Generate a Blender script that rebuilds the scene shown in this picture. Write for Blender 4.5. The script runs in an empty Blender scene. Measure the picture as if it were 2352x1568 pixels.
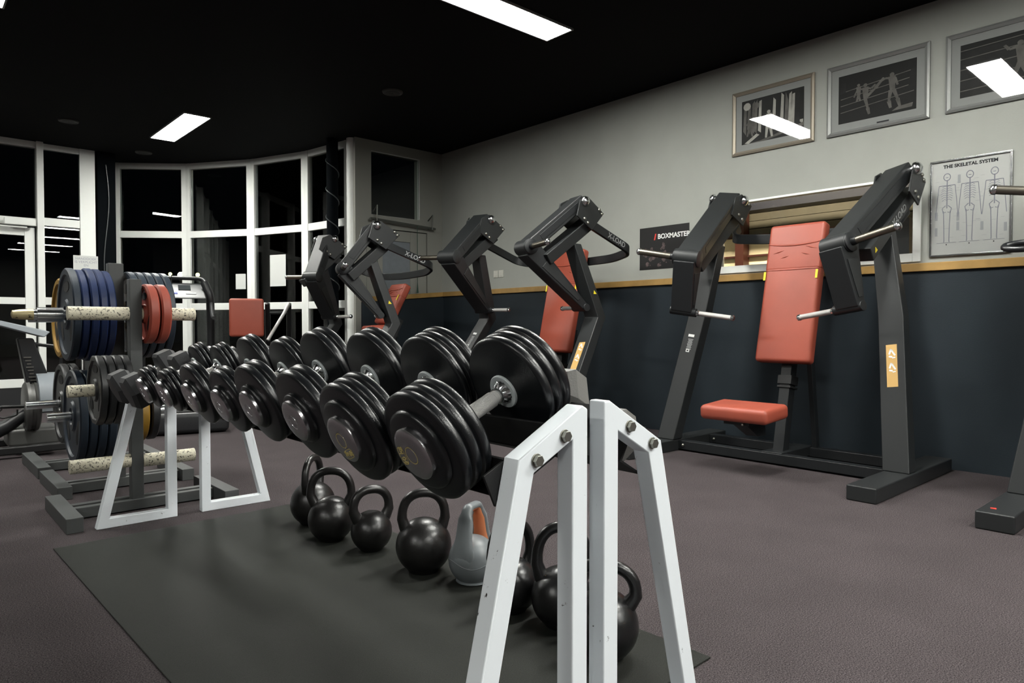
import bpy, bmesh, math, random
from mathutils import Vector, Matrix, Euler
random.seed(7)
S = bpy.context.scene
COL = S.collection
R = math.radians
V = Vector

# ------------------------------------------------------------------ camera, world, exposure
cam_d = bpy.data.cameras.new('camera')
cam = bpy.data.objects.new('camera', cam_d)
COL.objects.link(cam)
cam_d.sensor_fit = 'HORIZONTAL'
cam_d.sensor_width = 36.0
cam_d.lens = 36.0 * 1585.0 / 2352.0
cam_d.clip_start = 0.02
cam.location = (0, 0, 0.95)
cam.rotation_euler = (R(90 - 1.301), 0, R(-42.017))
S.camera = cam

world = bpy.data.worlds.new('night')
S.world = world
world.use_nodes = True
world.node_tree.nodes['Background'].inputs[0].default_value = (0.35, 0.45, 0.6, 1)
world.node_tree.nodes['Background'].inputs[1].default_value = 0.0015

vs = S.view_settings
vs.view_transform = 'Standard'
vs.look = 'None'
vs.gamma = 1.0
vs.use_curve_mapping = False
vs.exposure = 0.0
try:
    S.cycles.use_denoising = True
    S.cycles.use_light_tree = True
    S.cycles.max_bounces = 8
    S.cycles.transparent_max_bounces = 16
    S.cycles.sample_clamp_indirect = 4.0
    S.cycles.caustics_reflective = False
    S.cycles.caustics_refractive = False
except Exception:
    pass

LAMP = 92.0          # strength of the fluorescent diffusers
HZ = 3.11            # ceiling height
WX = 5.20            # right wall face

# ------------------------------------------------------------------ materials
MATS = {}
def lin(c):
    f = lambda v: v / 12.92 if v <= 0.04045 else ((v + 0.055) / 1.055) ** 2.4
    return (f(c[0] / 255), f(c[1] / 255), f(c[2] / 255), 1)
def mat(name, rgb, rough=0.5, metal=0.0, spec=0.5, bump=0.0, bscale=200.0, var=0.0, vscale=20.0,
        chip=None, chip_at=0.7, chip_scale=40.0, coat=0.0):
    """rgb is sRGB 0-255. bump: fine noise; var: soft colour variation; chip: second colour in worn spots."""
    if name in MATS: return MATS[name]
    m = bpy.data.materials.new(name); m.use_nodes = True
    nt = m.node_tree; b = nt.nodes['Principled BSDF']
    b.inputs['Base Color'].default_value = lin(rgb)
    b.inputs['Roughness'].default_value = rough
    b.inputs['Metallic'].default_value = metal
    b.inputs['Specular IOR Level'].default_value = spec
    if coat: b.inputs['Coat Weight'].default_value = coat
    tc = nt.nodes.new('ShaderNodeTexCoord')
    col = None
    if var:
        n = nt.nodes.new('ShaderNodeTexNoise'); n.inputs['Scale'].default_value = vscale; n.inputs['Detail'].default_value = 6
        nt.links.new(tc.outputs['Object'], n.inputs['Vector'])
        r = nt.nodes.new('ShaderNodeValToRGB')
        c = lin(rgb)
        r.color_ramp.elements[0].position = 0.3; r.color_ramp.elements[1].position = 0.7
        r.color_ramp.elements[0].color = tuple(max(0, x * (1 - var)) for x in c[:3]) + (1,)
        r.color_ramp.elements[1].color = tuple(min(1, x * (1 + var)) for x in c[:3]) + (1,)
        nt.links.new(n.outputs['Fac'], r.inputs['Fac']); col = r.outputs['Color']
        nt.links.new(col, b.inputs['Base Color'])
    if chip:
        n = nt.nodes.new('ShaderNodeTexNoise'); n.inputs['Scale'].default_value = chip_scale; n.inputs['Detail'].default_value = 8
        n.inputs['Roughness'].default_value = 0.7
        nt.links.new(tc.outputs['Object'], n.inputs['Vector'])
        r = nt.nodes.new('ShaderNodeValToRGB')
        r.color_ramp.elements[0].position = chip_at; r.color_ramp.elements[1].position = chip_at + 0.02
        nt.links.new(n.outputs['Fac'], r.inputs['Fac'])
        mx = nt.nodes.new('ShaderNodeMix'); mx.data_type = 'RGBA'
        nt.links.new(r.outputs['Color'], mx.inputs['Factor'])
        if col: nt.links.new(col, mx.inputs['A'])
        else: mx.inputs['A'].default_value = lin(rgb)
        mx.inputs['B'].default_value = lin(chip)
        nt.links.new(mx.outputs['Result'], b.inputs['Base Color'])
    if bump:
        n = nt.nodes.new('ShaderNodeTexNoise'); n.inputs['Scale'].default_value = bscale; n.inputs['Detail'].default_value = 3
        nt.links.new(tc.outputs['Object'], n.inputs['Vector'])
        bp = nt.nodes.new('ShaderNodeBump'); bp.inputs['Strength'].default_value = bump; bp.inputs['Distance'].default_value = 0.002
        nt.links.new(n.outputs['Fac'], bp.inputs['Height'])
        nt.links.new(bp.outputs['Normal'], b.inputs['Normal'])
    MATS[name] = m
    return m
def emis(name, rgb, strength):
    if name in MATS: return MATS[name]
    m = bpy.data.materials.new(name); m.use_nodes = True
    nt = m.node_tree; nt.nodes.clear()
    e = nt.nodes.new('ShaderNodeEmission'); o = nt.nodes.new('ShaderNodeOutputMaterial')
    e.inputs[0].default_value = lin(rgb); e.inputs[1].default_value = strength
    nt.links.new(e.outputs[0], o.inputs[0]); MATS[name] = m
    return m
def glass(name, tint=(0.9, 0.93, 0.92), rough=0.0, boost=1.0):
    """Flat pane: clear, with the Fresnel reflection of a sheet of glass."""
    if name in MATS: return MATS[name]
    m = bpy.data.materials.new(name); m.use_nodes = True
    nt = m.node_tree; nt.nodes.clear()
    o = nt.nodes.new('ShaderNodeOutputMaterial'); mx = nt.nodes.new('ShaderNodeMixShader')
    t = nt.nodes.new('ShaderNodeBsdfTransparent'); g = nt.nodes.new('ShaderNodeBsdfGlossy'); f = nt.nodes.new('ShaderNodeFresnel')
    t.inputs[0].default_value = (*tint, 1); g.inputs['Roughness'].default_value = rough
    f.inputs['IOR'].default_value = 1.5
    mu = nt.nodes.new('ShaderNodeMath'); mu.operation = 'MULTIPLY'; mu.inputs[1].default_value = boost; mu.use_clamp = True
    nt.links.new(f.outputs[0], mu.inputs[0])
    nt.links.new(mu.outputs[0], mx.inputs[0]); nt.links.new(t.outputs[0], mx.inputs[1]); nt.links.new(g.outputs[0], mx.inputs[2])
    nt.links.new(mx.outputs[0], o.inputs[0]); MATS[name] = m
    return m
def carpet(name, dark, light, scale=420.0, rough=0.95):
    if name in MATS: return MATS[name]
    m = bpy.data.materials.new(name); m.use_nodes = True
    nt = m.node_tree; b = nt.nodes['Principled BSDF']
    b.inputs['Roughness'].default_value = rough; b.inputs['Specular IOR Level'].default_value = 0.15
    tc = nt.nodes.new('ShaderNodeTexCoord')
    n = nt.nodes.new('ShaderNodeTexNoise'); n.inputs['Scale'].default_value = scale; n.inputs['Detail'].default_value = 4; n.inputs['Roughness'].default_value = 0.8
    n2 = nt.nodes.new('ShaderNodeTexNoise'); n2.inputs['Scale'].default_value = 3.0; n2.inputs['Detail'].default_value = 4
    nt.links.new(tc.outputs['Object'], n.inputs['Vector']); nt.links.new(tc.outputs['Object'], n2.inputs['Vector'])
    r = nt.nodes.new('ShaderNodeValToRGB')
    r.color_ramp.elements[0].position = 0.38; r.color_ramp.elements[0].color = lin(dark)
    r.color_ramp.elements[1].position = 0.66; r.color_ramp.elements[1].color = lin(light)
    nt.links.new(n.outputs['Fac'], r.inputs['Fac'])
    mx = nt.nodes.new('ShaderNodeMix'); mx.data_type = 'RGBA'; mx.blend_type = 'MULTIPLY'; mx.inputs['Factor'].default_value = 0.35
    nt.links.new(r.outputs['Color'], mx.inputs['A']); nt.links.new(n2.outputs['Fac'], mx.inputs['B'])
    nt.links.new(mx.outputs['Result'], b.inputs['Base Color'])
    bp = nt.nodes.new('ShaderNodeBump'); bp.inputs['Strength'].default_value = 0.6; bp.inputs['Distance'].default_value = 0.004
    nt.links.new(n.outputs['Fac'], bp.inputs['Height']); nt.links.new(bp.outputs['Normal'], b.inputs['Normal'])
    MATS[name] = m
    return m

M_carpet = carpet('carpet', (25, 22, 24), (112, 103, 105), 240.0)
M_mat = carpet('rubber_mat', (30, 31, 29), (66, 68, 64), 330.0, 0.48)
M_ceil = mat('ceiling_black', (14, 14, 15), 0.9, spec=0.1)
M_wall = mat('wall_paint', (158, 160, 154), 0.85, spec=0.2, bump=0.25, bscale=90, var=0.03, vscale=4)
M_wall2 = mat('end_wall_dimmed', (140, 140, 134), 0.8, spec=0.2, bump=0.2, bscale=90)  # wall grey darkened to stand in for the dimmer far corner
M_navy = mat('wall_navy', (33, 41, 47), 0.6, spec=0.3, bump=0.25, bscale=120, var=0.06, vscale=5)
M_wood = mat('rail_wood', (164, 130, 76), 0.5, spec=0.4, var=0.12, vscale=9)
M_wframe = mat('window_white', (238, 240, 236), 0.45, spec=0.4)
M_glass = glass('window_glass')
M_pglass = glass('picture_glass', (0.985, 0.985, 0.985), 0.02, 0.6)
M_column = mat('column_navy', (9, 12, 15), 0.9, spec=0.06)
M_wpaint = mat('rack_white', (243, 249, 254), 0.38, spec=0.5, chip=(38, 34, 32), chip_at=0.655, chip_scale=30, bump=0.06, bscale=60)
M_black = mat('black_steel', (22, 22, 23), 0.5, bump=0.2, bscale=300)
M_rail = mat('rail_black', (17, 17, 18), 0.6, chip=(92, 88, 80), chip_at=0.72, chip_scale=60)
M_rubber = mat('dumbbell_rubber', (20, 22, 25), 0.30, spec=0.62, bump=0.16, bscale=420)
M_hexrub = mat('hex_rubber', (58, 59, 61), 0.5, bump=0.4, bscale=260)
M_chrome = mat('chrome', (215, 217, 218), 0.2, 1.0)
M_chrome2 = mat('cap_chrome', (222, 220, 223), 0.26, 1.0, bump=0.05, bscale=90)
M_knurl = mat('knurled_steel', (205, 204, 202), 0.5, 0.8, bump=0.8, bscale=900)
M_bolt = mat('zinc', (160, 160, 152), 0.4, 1.0, bump=0.1)
M_washer = mat('washer_grey', (210, 217, 219), 0.5)
M_gold = mat('gold_print', (214, 196, 128), 0.45, 0.3)
M_frame = mat('machine_grey', (35, 37, 38), 0.45, spec=0.45, bump=0.15, bscale=500)
M_frame2 = mat('machine_black', (27, 29, 31), 0.42, spec=0.45, bump=0.15, bscale=500)
M_red = mat('red_vinyl', (156, 72, 54), 0.5, spec=0.6, bump=0.15, bscale=260, var=0.06, vscale=6)
M_tan = mat('tan_sticker', (198, 160, 96), 0.6)
M_white = mat('white_sticker', (225, 226, 224), 0.6)
M_greytext = mat('grey_print', (150, 152, 152), 0.6)
M_yellow = mat('yellow_sticker', (226, 206, 40), 0.55)
M_redst = mat('red_sticker', (205, 60, 50), 0.55)
M_iron = mat('kettlebell_iron', (22, 21, 21), 0.33, spec=0.6, bump=0.25, bscale=120, var=0.2, vscale=12)
M_ironw = mat('kettlebell_worn', (20, 20, 21), 0.3, spec=0.6, bump=0.25, bscale=90, chip=(120, 96, 62), chip_at=0.69, chip_scale=34)
M_kgrey = mat('kettlebell_grey', (112, 117, 120), 0.38, spec=0.5)
M_korange = mat('kettlebell_orange', (236, 150, 104), 0.45)
M_tree = mat('tree_grey', (74, 76, 76), 0.5, spec=0.45, bump=0.25, bscale=400)
M_cream = mat('worn_cream', (214, 208, 186), 0.5, chip=(64, 60, 50), chip_at=0.555, chip_scale=95)
M_blue = mat('plate_blue', (19, 36, 74), 0.42, bump=0.2, bscale=120, var=0.2, vscale=8)
M_bluedark = mat('plate_slate', (33, 43, 54), 0.45, bump=0.3, bscale=120)
M_plred = mat('plate_red', (150, 66, 50), 0.5, bump=0.2, bscale=120, var=0.12, vscale=10)
M_plyel = mat('plate_yellow', (140, 106, 34), 0.5, bump=0.2, bscale=120)
M_plblk = mat('plate_black', (34, 35, 36), 0.4, bump=0.3, bscale=120)
M_plgry = mat('plate_grey', (92, 92, 90), 0.4, 0.3, bump=0.2)
M_flatblack = mat('flat_black', (8, 8, 8), 0.8)
M_silver = mat('frame_silver', (150, 152, 150), 0.4, 0.5)
M_bronze = mat('frame_champagne', (150, 142, 128), 0.4, 0.4)
M_mount = mat('mount_board', (152, 154, 152), 0.8)
M_print0 = mat('print_black', (10, 10, 10), 0.7)
M_print1 = mat('print_dark', (20, 20, 20), 0.7, var=0.6, vscale=9)
M_print2 = mat('print_mid', (92, 90, 86), 0.7, var=0.35, vscale=14)
M_print3 = mat('print_light', (165, 163, 156), 0.7, var=0.2, vscale=16)
M_paper = mat('paper', (206, 208, 205), 0.8)
M_ink = mat('ink', (40, 40, 44), 0.8)
M_inkpale = mat('ink_pale', (150, 152, 164), 0.8)
M_plastic = mat('grey_plastic', (120, 126, 132), 0.45)
M_plasticd = mat('dark_plastic', (34, 35, 37), 0.4)
M_switch = mat('switch_white', (196, 195, 186), 0.5)
M_lamp = emis('lamp_diffuser', (255, 255, 248), LAMP)
M_lframe = mat('lamp_housing', (120, 122, 120), 0.5)

# ------------------------------------------------------------------ mesh helpers
def finish(bm, sharp=40):
    bmesh.ops.recalc_face_normals(bm, faces=bm.faces[:])
    lim = math.radians(sharp)
    for f in bm.faces: f.smooth = True
    for e in bm.edges:
        if len(e.link_faces) == 2:
            e.smooth = e.calc_face_angle(0.0) < lim
        else: e.smooth = False
def obj(name, bm, m, parent=None, bevel=0.0, seg=2, sharp=40, loc=None):
    finish(bm, sharp)
    me = bpy.data.meshes.new(name); bm.to_mesh(me); bm.free()
    for x in (m if isinstance(m, (list, tuple)) else [m]): me.materials.append(x)
    o = bpy.data.objects.new(name, me); COL.objects.link(o)
    if parent: o.parent = parent
    if loc: o.location = loc
    if bevel:
        md = o.modifiers.new('bevel', 'BEVEL'); md.width = bevel; md.segments = seg; md.limit_method = 'ANGLE'; md.angle_limit = R(50)
        md.harden_normals = True
    return o
def thing(name, label, cat, loc=(0, 0, 0), rot=(0, 0, 0), group=None):
    o = bpy.data.objects.new(name, None); COL.objects.link(o)
    o.empty_display_size = 0.1
    o.location = loc; o.rotation_euler = rot
    o['label'] = label; o['category'] = cat
    if group: o['group'] = group
    return o
def tag(o, label, cat, group=None):
    o['label'] = label; o['category'] = cat
    if group: o['group'] = group
    return o
def struct(o):
    o['kind'] = 'structure'; return o
def BM(): return bmesh.new()
def face(bm, vs, mi=0):
    try:
        f = bm.faces.new(vs); f.material_index = mi; return f
    except ValueError: return None
def box(bm, c, s, rot=None, mi=0):
    """axis-aligned (or rotated) box, centre c, full sizes s"""
    hx, hy, hz = s[0] / 2, s[1] / 2, s[2] / 2
    rm = rot if rot is not None else Matrix.Identity(3)
    vs = [bm.verts.new(V(c) + rm @ V((x * hx, y * hy, z * hz))) for z in (-1, 1) for y in (-1, 1) for x in (-1, 1)]
    for q in ((0, 1, 3, 2), (4, 6, 7, 5), (0, 4, 5, 1), (2, 3, 7, 6), (0, 2, 6, 4), (1, 5, 7, 3)): face(bm, [vs[i] for i in q], mi)
    return bm
def box2(bm, a, b, mi=0):
    return box(bm, [(a[i] + b[i]) / 2 for i in range(3)], [abs(b[i] - a[i]) for i in range(3)], mi=mi)
def loft(bm, secs, cap=True, mi=0):
    """secs: list of equal-length closed loops of points"""
    rings = [[bm.verts.new(p) for p in s] for s in secs]
    n = len(rings[0])
    for a, b in zip(rings, rings[1:]):
        for i in range(n): face(bm, [a[i], a[(i + 1) % n], b[(i + 1) % n], b[i]], mi)
    if cap:
        face(bm, rings[0][::-1], mi); face(bm, rings[-1], mi)
    return bm
def frame_of(d, up=V((0, 0, 1))):
    d = d.normalized()
    if abs(d.dot(up)) > 0.98: up = V((0, 1, 0))
    s = d.cross(up).normalized(); u = s.cross(d).normalized()
    return s, u
def tube(bm, pts, r, n=12, cap=True, mi=0, closed=False):
    pts = [V(p) for p in pts]; rr = r if isinstance(r, (list, tuple)) else [r] * len(pts)
    secs = []; prev = None
    for i, p in enumerate(pts):
        if closed: d = pts[(i + 1) % len(pts)] - pts[i - 1]
        else: d = pts[min(i + 1, len(pts) - 1)] - pts[max(i - 1, 0)]
        d.normalize()
        if prev is None: s, u = frame_of(d)
        else:
            s = prev - d * prev.dot(d)
            if s.length < 1e-5: s, u = frame_of(d)
            s.normalize(); u = s.cross(d).normalized()
        prev = s
        secs.append([p + (s * math.cos(2 * math.pi * k / n) + u * math.sin(2 * math.pi * k / n)) * rr[i] for k in range(n)])
    if closed: secs.append(secs[0])
    if closed:
        rings = [[bm.verts.new(q) for q in s_] for s_ in secs[:-1]]
        for i in range(len(rings)):
            a, b = rings[i], rings[(i + 1) % len(rings)]
            for k in range(n): face(bm, [a[k], a[(k + 1) % n], b[(k + 1) % n], b[k]], mi)
        return bm
    return loft(bm, secs, cap, mi)
def cyl(bm, a, b, r, n=20, r2=None, mi=0):
    return tube(bm, [a, b], [r, r if r2 is None else r2], n, True, mi)
def lathe(bm, prof, o=(0, 0, 0), ax=(1, 0, 0), n=48, mi=0, cap=True):
    """prof: list of (s, r) along ax"""
    ax = V(ax).normalized(); s, u = frame_of(ax); o = V(o)
    secs = [[o + ax * a + (s * math.cos(2 * math.pi * k / n) + u * math.sin(2 * math.pi * k / n)) * max(r, 1e-4) for k in range(n)] for a, r in prof]
    return loft(bm, secs, cap, mi)
def sphere(bm, c, r, n=16, sq=(1, 1, 1), mi=0):
    prof = []
    rings = []
    for i in range(n + 1):
        t = -math.pi / 2 + math.pi * i / n
        rings.append([(c[0] + r * sq[0] * max(math.cos(t), 1e-4) * math.cos(2 * math.pi * k / (2 * n)), c[1] + r * sq[1] * max(math.cos(t), 1e-4) * math.sin(2 * math.pi * k / (2 * n)), c[2] + r * sq[2] * math.sin(t)) for k in range(2 * n)])
    return loft(bm, rings, True, mi)
def prism(bm, poly, vec, mi=0):
    a = [V(p) for p in poly]; b = [p + V(vec) for p in a]
    return loft(bm, [a, b], True, mi)
def bar(bm, a, b, w, h, up=(0, 0, 1), side=None, mi=0):
    """rectangular bar from a to b; w along side, h along up"""
    a, b = V(a), V(b); d = (b - a).normalized()
    if side is None:
        s = d.cross(V(up)).normalized()
    else:
        s = V(side); s = (s - d * s.dot(d)).normalized()
    u = s.cross(d).normalized()
    q = lambda p: [p + s * (w / 2) * i + u * (h / 2) * j for i, j in ((-1, -1), (1, -1), (1, 1), (-1, 1))]
    return loft(bm, [q(a), q(b)], True, mi)
def ribbon(bm, pts, w, t, up=(0, 0, 1), mi=0):
    """flat bar swept along pts: w tall along up, t thick"""
    pts = [V(p) for p in pts]; secs = []
    for i, p in enumerate(pts):
        d = (pts[min(i + 1, len(pts) - 1)] - pts[max(i - 1, 0)]).normalized()
        s = d.cross(V(up)).normalized(); u = s.cross(d).normalized()
        secs.append([p + s * (t / 2) * i_ + u * (w / 2) * j for i_, j in ((-1, -1), (1, -1), (1, 1), (-1, 1))])
    return loft(bm, secs, True, mi)
def round_path(pts, rad, n=6):
    """polyline with its inner corners rounded"""
    pts = [V(p) for p in pts]; out = [pts[0]]
    for i in range(1, len(pts) - 1):
        a, b, c = pts[i - 1], pts[i], pts[i + 1]
        r = min(rad, (a - b).length * 0.45, (c - b).length * 0.45)
        p, q = b + (a - b).normalized() * r, b + (c - b).normalized() * r
        for k in range(n + 1):
            t = k / n
            out.append(p * (1 - t) ** 2 + b * 2 * t * (1 - t) + q * t * t)
    out.append(pts[-1]); return out
def rbox(bm, c, s, r, rot=None, n=5, mi=0):
    """cushion: box with all edges rounded by r (superellipse-free, exact fillet), centre c"""
    hx, hy, hz = [max(v / 2 - r, 1e-4) for v in s]
    rm = rot if rot is not None else Matrix.Identity(3)
    rings = []
    lv = []
    for i in range(n + 1): lv.append((-1, -math.pi / 2 + (math.pi / 2) * i / n))
    for i in range(n + 1): lv.append((1, (math.pi / 2) * i / n))
    for sz, t in lv:
        ring = []
        cr = r * math.cos(t)
        for (sx, sy, a0) in ((1, 1, 0), (-1, 1, math.pi / 2), (-1, -1, math.pi), (1, -1, 1.5 * math.pi)):
            for k in range(n + 1):
                a = a0 + (math.pi / 2) * k / n
                ring.append(V(c) + rm @ V((sx * hx + cr * math.cos(a), sy * hy + cr * math.sin(a), sz * hz + r * math.sin(t))))
        rings.append(ring)
    return loft(bm, rings, True, mi)
def text_mesh(s, size, o, right, up, depth=0.0004, bold=0.0, align='CENTER'):
    """mesh of a piece of lettering: baseline centre o, reading direction right"""
    cu = bpy.data.curves.new('lettering', 'FONT'); cu.body = s; cu.size = size; cu.extrude = depth; cu.offset = bold
    cu.align_x = align; cu.align_y = 'CENTER'
    to = bpy.data.objects.new('lettering', cu); COL.objects.link(to)
    dg = bpy.context.evaluated_depsgraph_get(); dg.update()
    me = bpy.data.meshes.new_from_object(to.evaluated_get(dg))
    bpy.data.objects.remove(to); bpy.data.curves.remove(cu)
    r_, u_ = V(right).normalized(), V(up).normalized(); n_ = r_.cross(u_).normalized(); u_ = n_.cross(r_)
    mx = Matrix(((r_.x, u_.x, n_.x, o[0]), (r_.y, u_.y, n_.y, o[1]), (r_.z, u_.z, n_.z, o[2]), (0, 0, 0, 1)))
    me.transform(mx)
    return me
def text_obj(name, s, size, o, right, up, m, parent=None, bold=0.0, align='CENTER'):
    me = text_mesh(s, size, o, right, up, bold=bold, align=align); me.name = name
    me.materials.clear(); me.materials.append(m)
    t = bpy.data.objects.new(name, me); COL.objects.link(t)
    if parent: t.parent = parent
    return t
def roundrect(w, h, r, n=4):
    out = []
    for sx, sy, a0 in ((1, 1, 0), (-1, 1, 90), (-1, -1, 180), (1, -1, 270)):
        for k in range(n + 1):
            a = R(a0 + 90 * k / n); out.append((sx * (w / 2 - r) + r * math.cos(a), sy * (h / 2 - r) + r * math.sin(a)))
    return out
def copy_tree(o, parent=None):
    c = o.copy(); COL.objects.link(c); c.parent = parent
    for ch in list(o.children): copy_tree(ch, c)
    return c

# ------------------------------------------------------------------ room shell
BAY = [(2.25, 10.37), (2.98, 9.80), (3.53, 8.97), (3.87, 8.10), (4.00, 7.26)]
YL = 9.85            # the straight glazing left of the bay
YE = 7.10            # short end wall right of the bay
XL, YB = -6.0, -6.5
outline = [(XL, YB), (WX + 0.1, YB), (WX + 0.1, YE + 0.05), (4.03, YE + 0.05), (4.06, 7.26), (3.93, 8.12), (3.59, 9.0), (3.03, 9.86), (2.28, 10.44), (1.92, 10.3), (1.92, YL + 0.05), (XL, YL + 0.05)]
def slab(name, z0, z1, m):
    bm = BM(); prism(bm, [(x, y, z0) for x, y in outline], (0, 0, z1 - z0)); return struct(obj(name, bm, m))
slab('floor', -0.06, 0.0, M_carpet)
slab('ceiling', HZ, HZ + 0.1, M_ceil)

# right wall, with the opening to the hall
ty0, ty1, tz0, tz1 = 1.63, 3.22, 1.385, 1.97
dado = 1.318
bm = BM()
def wbox(a, b, mi): box2(bm, a, b, mi)
T = 0.14
wbox((WX, YB, 0), (WX + T, YE + T, dado), 1)
wbox((WX, YB, dado), (WX + T, YE + T, tz0), 0)
wbox((WX, YB, tz0), (WX + T, ty0, tz1), 0)
wbox((WX, ty1, tz0), (WX + T, YE + T, tz1), 0)
wbox((WX, YB, tz1), (WX + T, YE + T, HZ), 0)
struct(obj('wall_right', bm, [M_wall, M_navy]))
bm = BM(); box2(bm, (WX - 0.022, YB, dado), (WX, YE, dado + 0.056)); struct(obj('trim_1', bm, M_wood, bevel=0.004))

# end wall with the window and the door under it
bm = BM()
wx0, wx1, wz0, wz1 = 4.19, 4.87, 2.25, 2.99
dx0, dx1, dz1 = 4.12, 4.98, 2.10
Y0, Y1 = YE, YE + 0.12
box2(bm, (3.98, Y0, 0), (dx0, Y1, HZ)); box2(bm, (dx1, Y0, 0), (WX, Y1, HZ))
box2(bm, (dx0, Y0, dz1), (dx1, Y1, wz0)); box2(bm, (dx0, Y0, wz1), (dx1, Y1, HZ))
box2(bm, (dx0, Y0, wz0), (wx0, Y1, wz1)); box2(bm, (wx1, Y0, wz0), (dx1, Y1, wz1))
struct(obj('wall_end', bm, M_wall2))
def flat_window(name, x0, x1, z0, z1, y, fw=0.04, dep=0.05, m=M_wframe, transoms=(), gl=None):
    bm = BM()
    box2(bm, (x0, y, z0), (x0 + fw, y + dep, z1)); box2(bm, (x1 - fw, y, z0), (x1, y + dep, z1))
    box2(bm, (x0 + fw, y, z1 - fw), (x1 - fw, y + dep, z1)); box2(bm, (x0 + fw, y, z0), (x1 - fw, y + dep, z0 + fw))
    for t in transoms: box2(bm, (x0 + fw, y, t - 0.045), (x1 - fw, y + dep, t + 0.045))
    w = struct(obj(name, bm, m, bevel=0.004))
    bm = BM(); box2(bm, (x0 + fw, y + dep * 0.4, z0 + fw), (x1 - fw, y + dep * 0.4 + 0.006, z1 - fw))
    struct(obj('pane', bm, gl or M_glass, w))
    return w
flat_window('window_1', wx0 - 0.015, wx1 + 0.015, wz0 - 0.015, wz1 + 0.015, YE + 0.005, 0.018)
# end-wall door: white leaf with a pale blind-covered pane
bm = BM(); x0, x1 = dx0 + 0.01, dx1 - 0.01
px0, px1, pz0, pz1 = 4.345, 4.735, 1.05, 1.965
box2(bm, (x0, YE + 0.01, 0.01), (px0, YE + 0.05, dz1 - 0.01)); box2(bm, (px1, YE + 0.01, 0.01), (x1, YE + 0.05, dz1 - 0.01))
box2(bm, (px0, YE + 0.01, 0.01), (px1, YE + 0.05, pz0)); box2(bm, (px0, YE + 0.01, pz1), (px1, YE + 0.05, dz1 - 0.01))
d1 = struct(obj('door_1', bm, M_wall2, bevel=0.003))
bm = BM(); box2(bm, (px0, YE + 0.025, pz0), (px1, YE + 0.035, pz1)); struct(obj('pane', bm, mat('blind_grey', (118, 124, 130), 0.7, var=0.05), d1))
bm = BM()
for zc in (1.75, 0.35): cyl(bm, (x1 - 0.035, YE - 0.004, zc - 0.05), (x1 - 0.035, YE - 0.004, zc + 0.05), 0.009)
struct(obj('hinge', bm, M_bolt, d1))

bm = BM(); prism(bm, [(4.05, YE - 0.035, 0), (WX, YE - 0.035, 0), (WX, YE - 0.035, dado), (4.05, YE - 0.035, 1.225)], (0, 0.035, 0)); struct(obj('wall_end_lower', bm, M_navy))
bm = BM(); prism(bm, [(4.05, YE - 0.055, 1.225), (WX - 0.022, YE - 0.055, dado), (WX - 0.022, YE - 0.055, dado + 0.056), (4.05, YE - 0.055, 1.281)], (0, 0.055, 0)); struct(obj('trim_8', bm, M_wood, bevel=0.003))
# white round pipe at the corner
bm = BM(); cyl(bm, (3.99, 7.2, 0), (3.99, 7.2, HZ), 0.058, 24); struct(obj('trim_2', bm, M_wframe))

# curved glazing: four bays of three panes
def glazed_bay(name, a, b, first, last):
    a, b = V((*a, 0)), V((*b, 0)); d = (b - a).normalized(); nrm = V((0, 0, 1)).cross(d)
    bm = BM(); w = 0.13
    L = (b - a).length; rot = Matrix((d, nrm, V((0, 0, 1)))).transposed()
    def bb(s0, s1, z0, z1, dep=0.07):
        c = a + d * (s0 + s1) / 2; box(bm, (c.x, c.y, (z0 + z1) / 2), (s1 - s0, dep, z1 - z0), rot)
    bb(-w / 2 if first else 0.0, w / 2, 0, HZ); bb(L - w / 2, L if not last else L + 0.02, 0, HZ)
    for z0, z1 in ((3.03, HZ), (2.12, 2.21), (1.16, 1.25), (0.0, 0.1)): bb(w / 2, L - w / 2, z0, z1, 0.06)
    o = struct(obj(name, bm, M_wframe, bevel=0.004))
    for z0, z1 in ((2.21, 3.03), (1.25, 2.12), (0.1, 1.16)):
        bm = BM(); c = a + d * L / 2; box(bm, (c.x, c.y, (z0 + z1) / 2), (L - w, 0.008, z1 - z0), rot)
        struct(obj('pane', bm, M_glass, o))
    return o
for i in range(4): glazed_bay('window_%d' % (i + 2), BAY[i], BAY[i + 1], i == 0, i == 3)

# steel columns that carry the glazing
bm = BM(); box2(bm, (1.93, 9.80, 0), (2.13, 10.05, HZ)); struct(obj('trim_3', bm, M_column, bevel=0.006))
bm = BM(); cyl(bm, (3.83, 7.36, 0), (3.83, 7.36, HZ), 0.066, 24); struct(obj('trim_4', bm, M_column))

# straight glazing on the left: post, tall light, glazed door, more lights further left
bm = BM()
box2(bm, (1.745, YL - 0.03, 0), (1.91, YL + 0.05, HZ)); box2(bm, (1.30, YL - 0.10, 0), (1.37, YL + 0.05, HZ))
for z0, z1 in ((3.04, HZ), (2.14, 2.235), (1.2, 1.29), (0, 0.30)): box2(bm, (1.37, YL - 0.02, z0), (1.745, YL + 0.04, z1))
w6 = struct(obj('window_6', bm, M_wframe, bevel=0.004))
for z0, z1 in ((2.235, 3.04), (1.29, 2.14), (0.30, 1.2)):
    bm = BM(); box2(bm, (1.37, YL, z0), (1.745, YL + 0.008, z1)); struct(obj('pane', bm, M_glass, w6))
bm = BM()
box2(bm, (0.28, YL - 0.10, 0), (0.35, YL + 0.05, HZ))
for z0, z1 in ((3.04, HZ), (2.12, 2.21)): box2(bm, (0.35, YL - 0.06, z0), (1.30, YL + 0.05, z1))
w7 = struct(obj('window_7', bm, M_wframe, bevel=0.004))
bm = BM(); box2(bm, (0.35, YL, 2.21), (1.30, YL + 0.008, 3.04)); struct(obj('pane', bm, M_glass, w7))
bm = BM()
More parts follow.
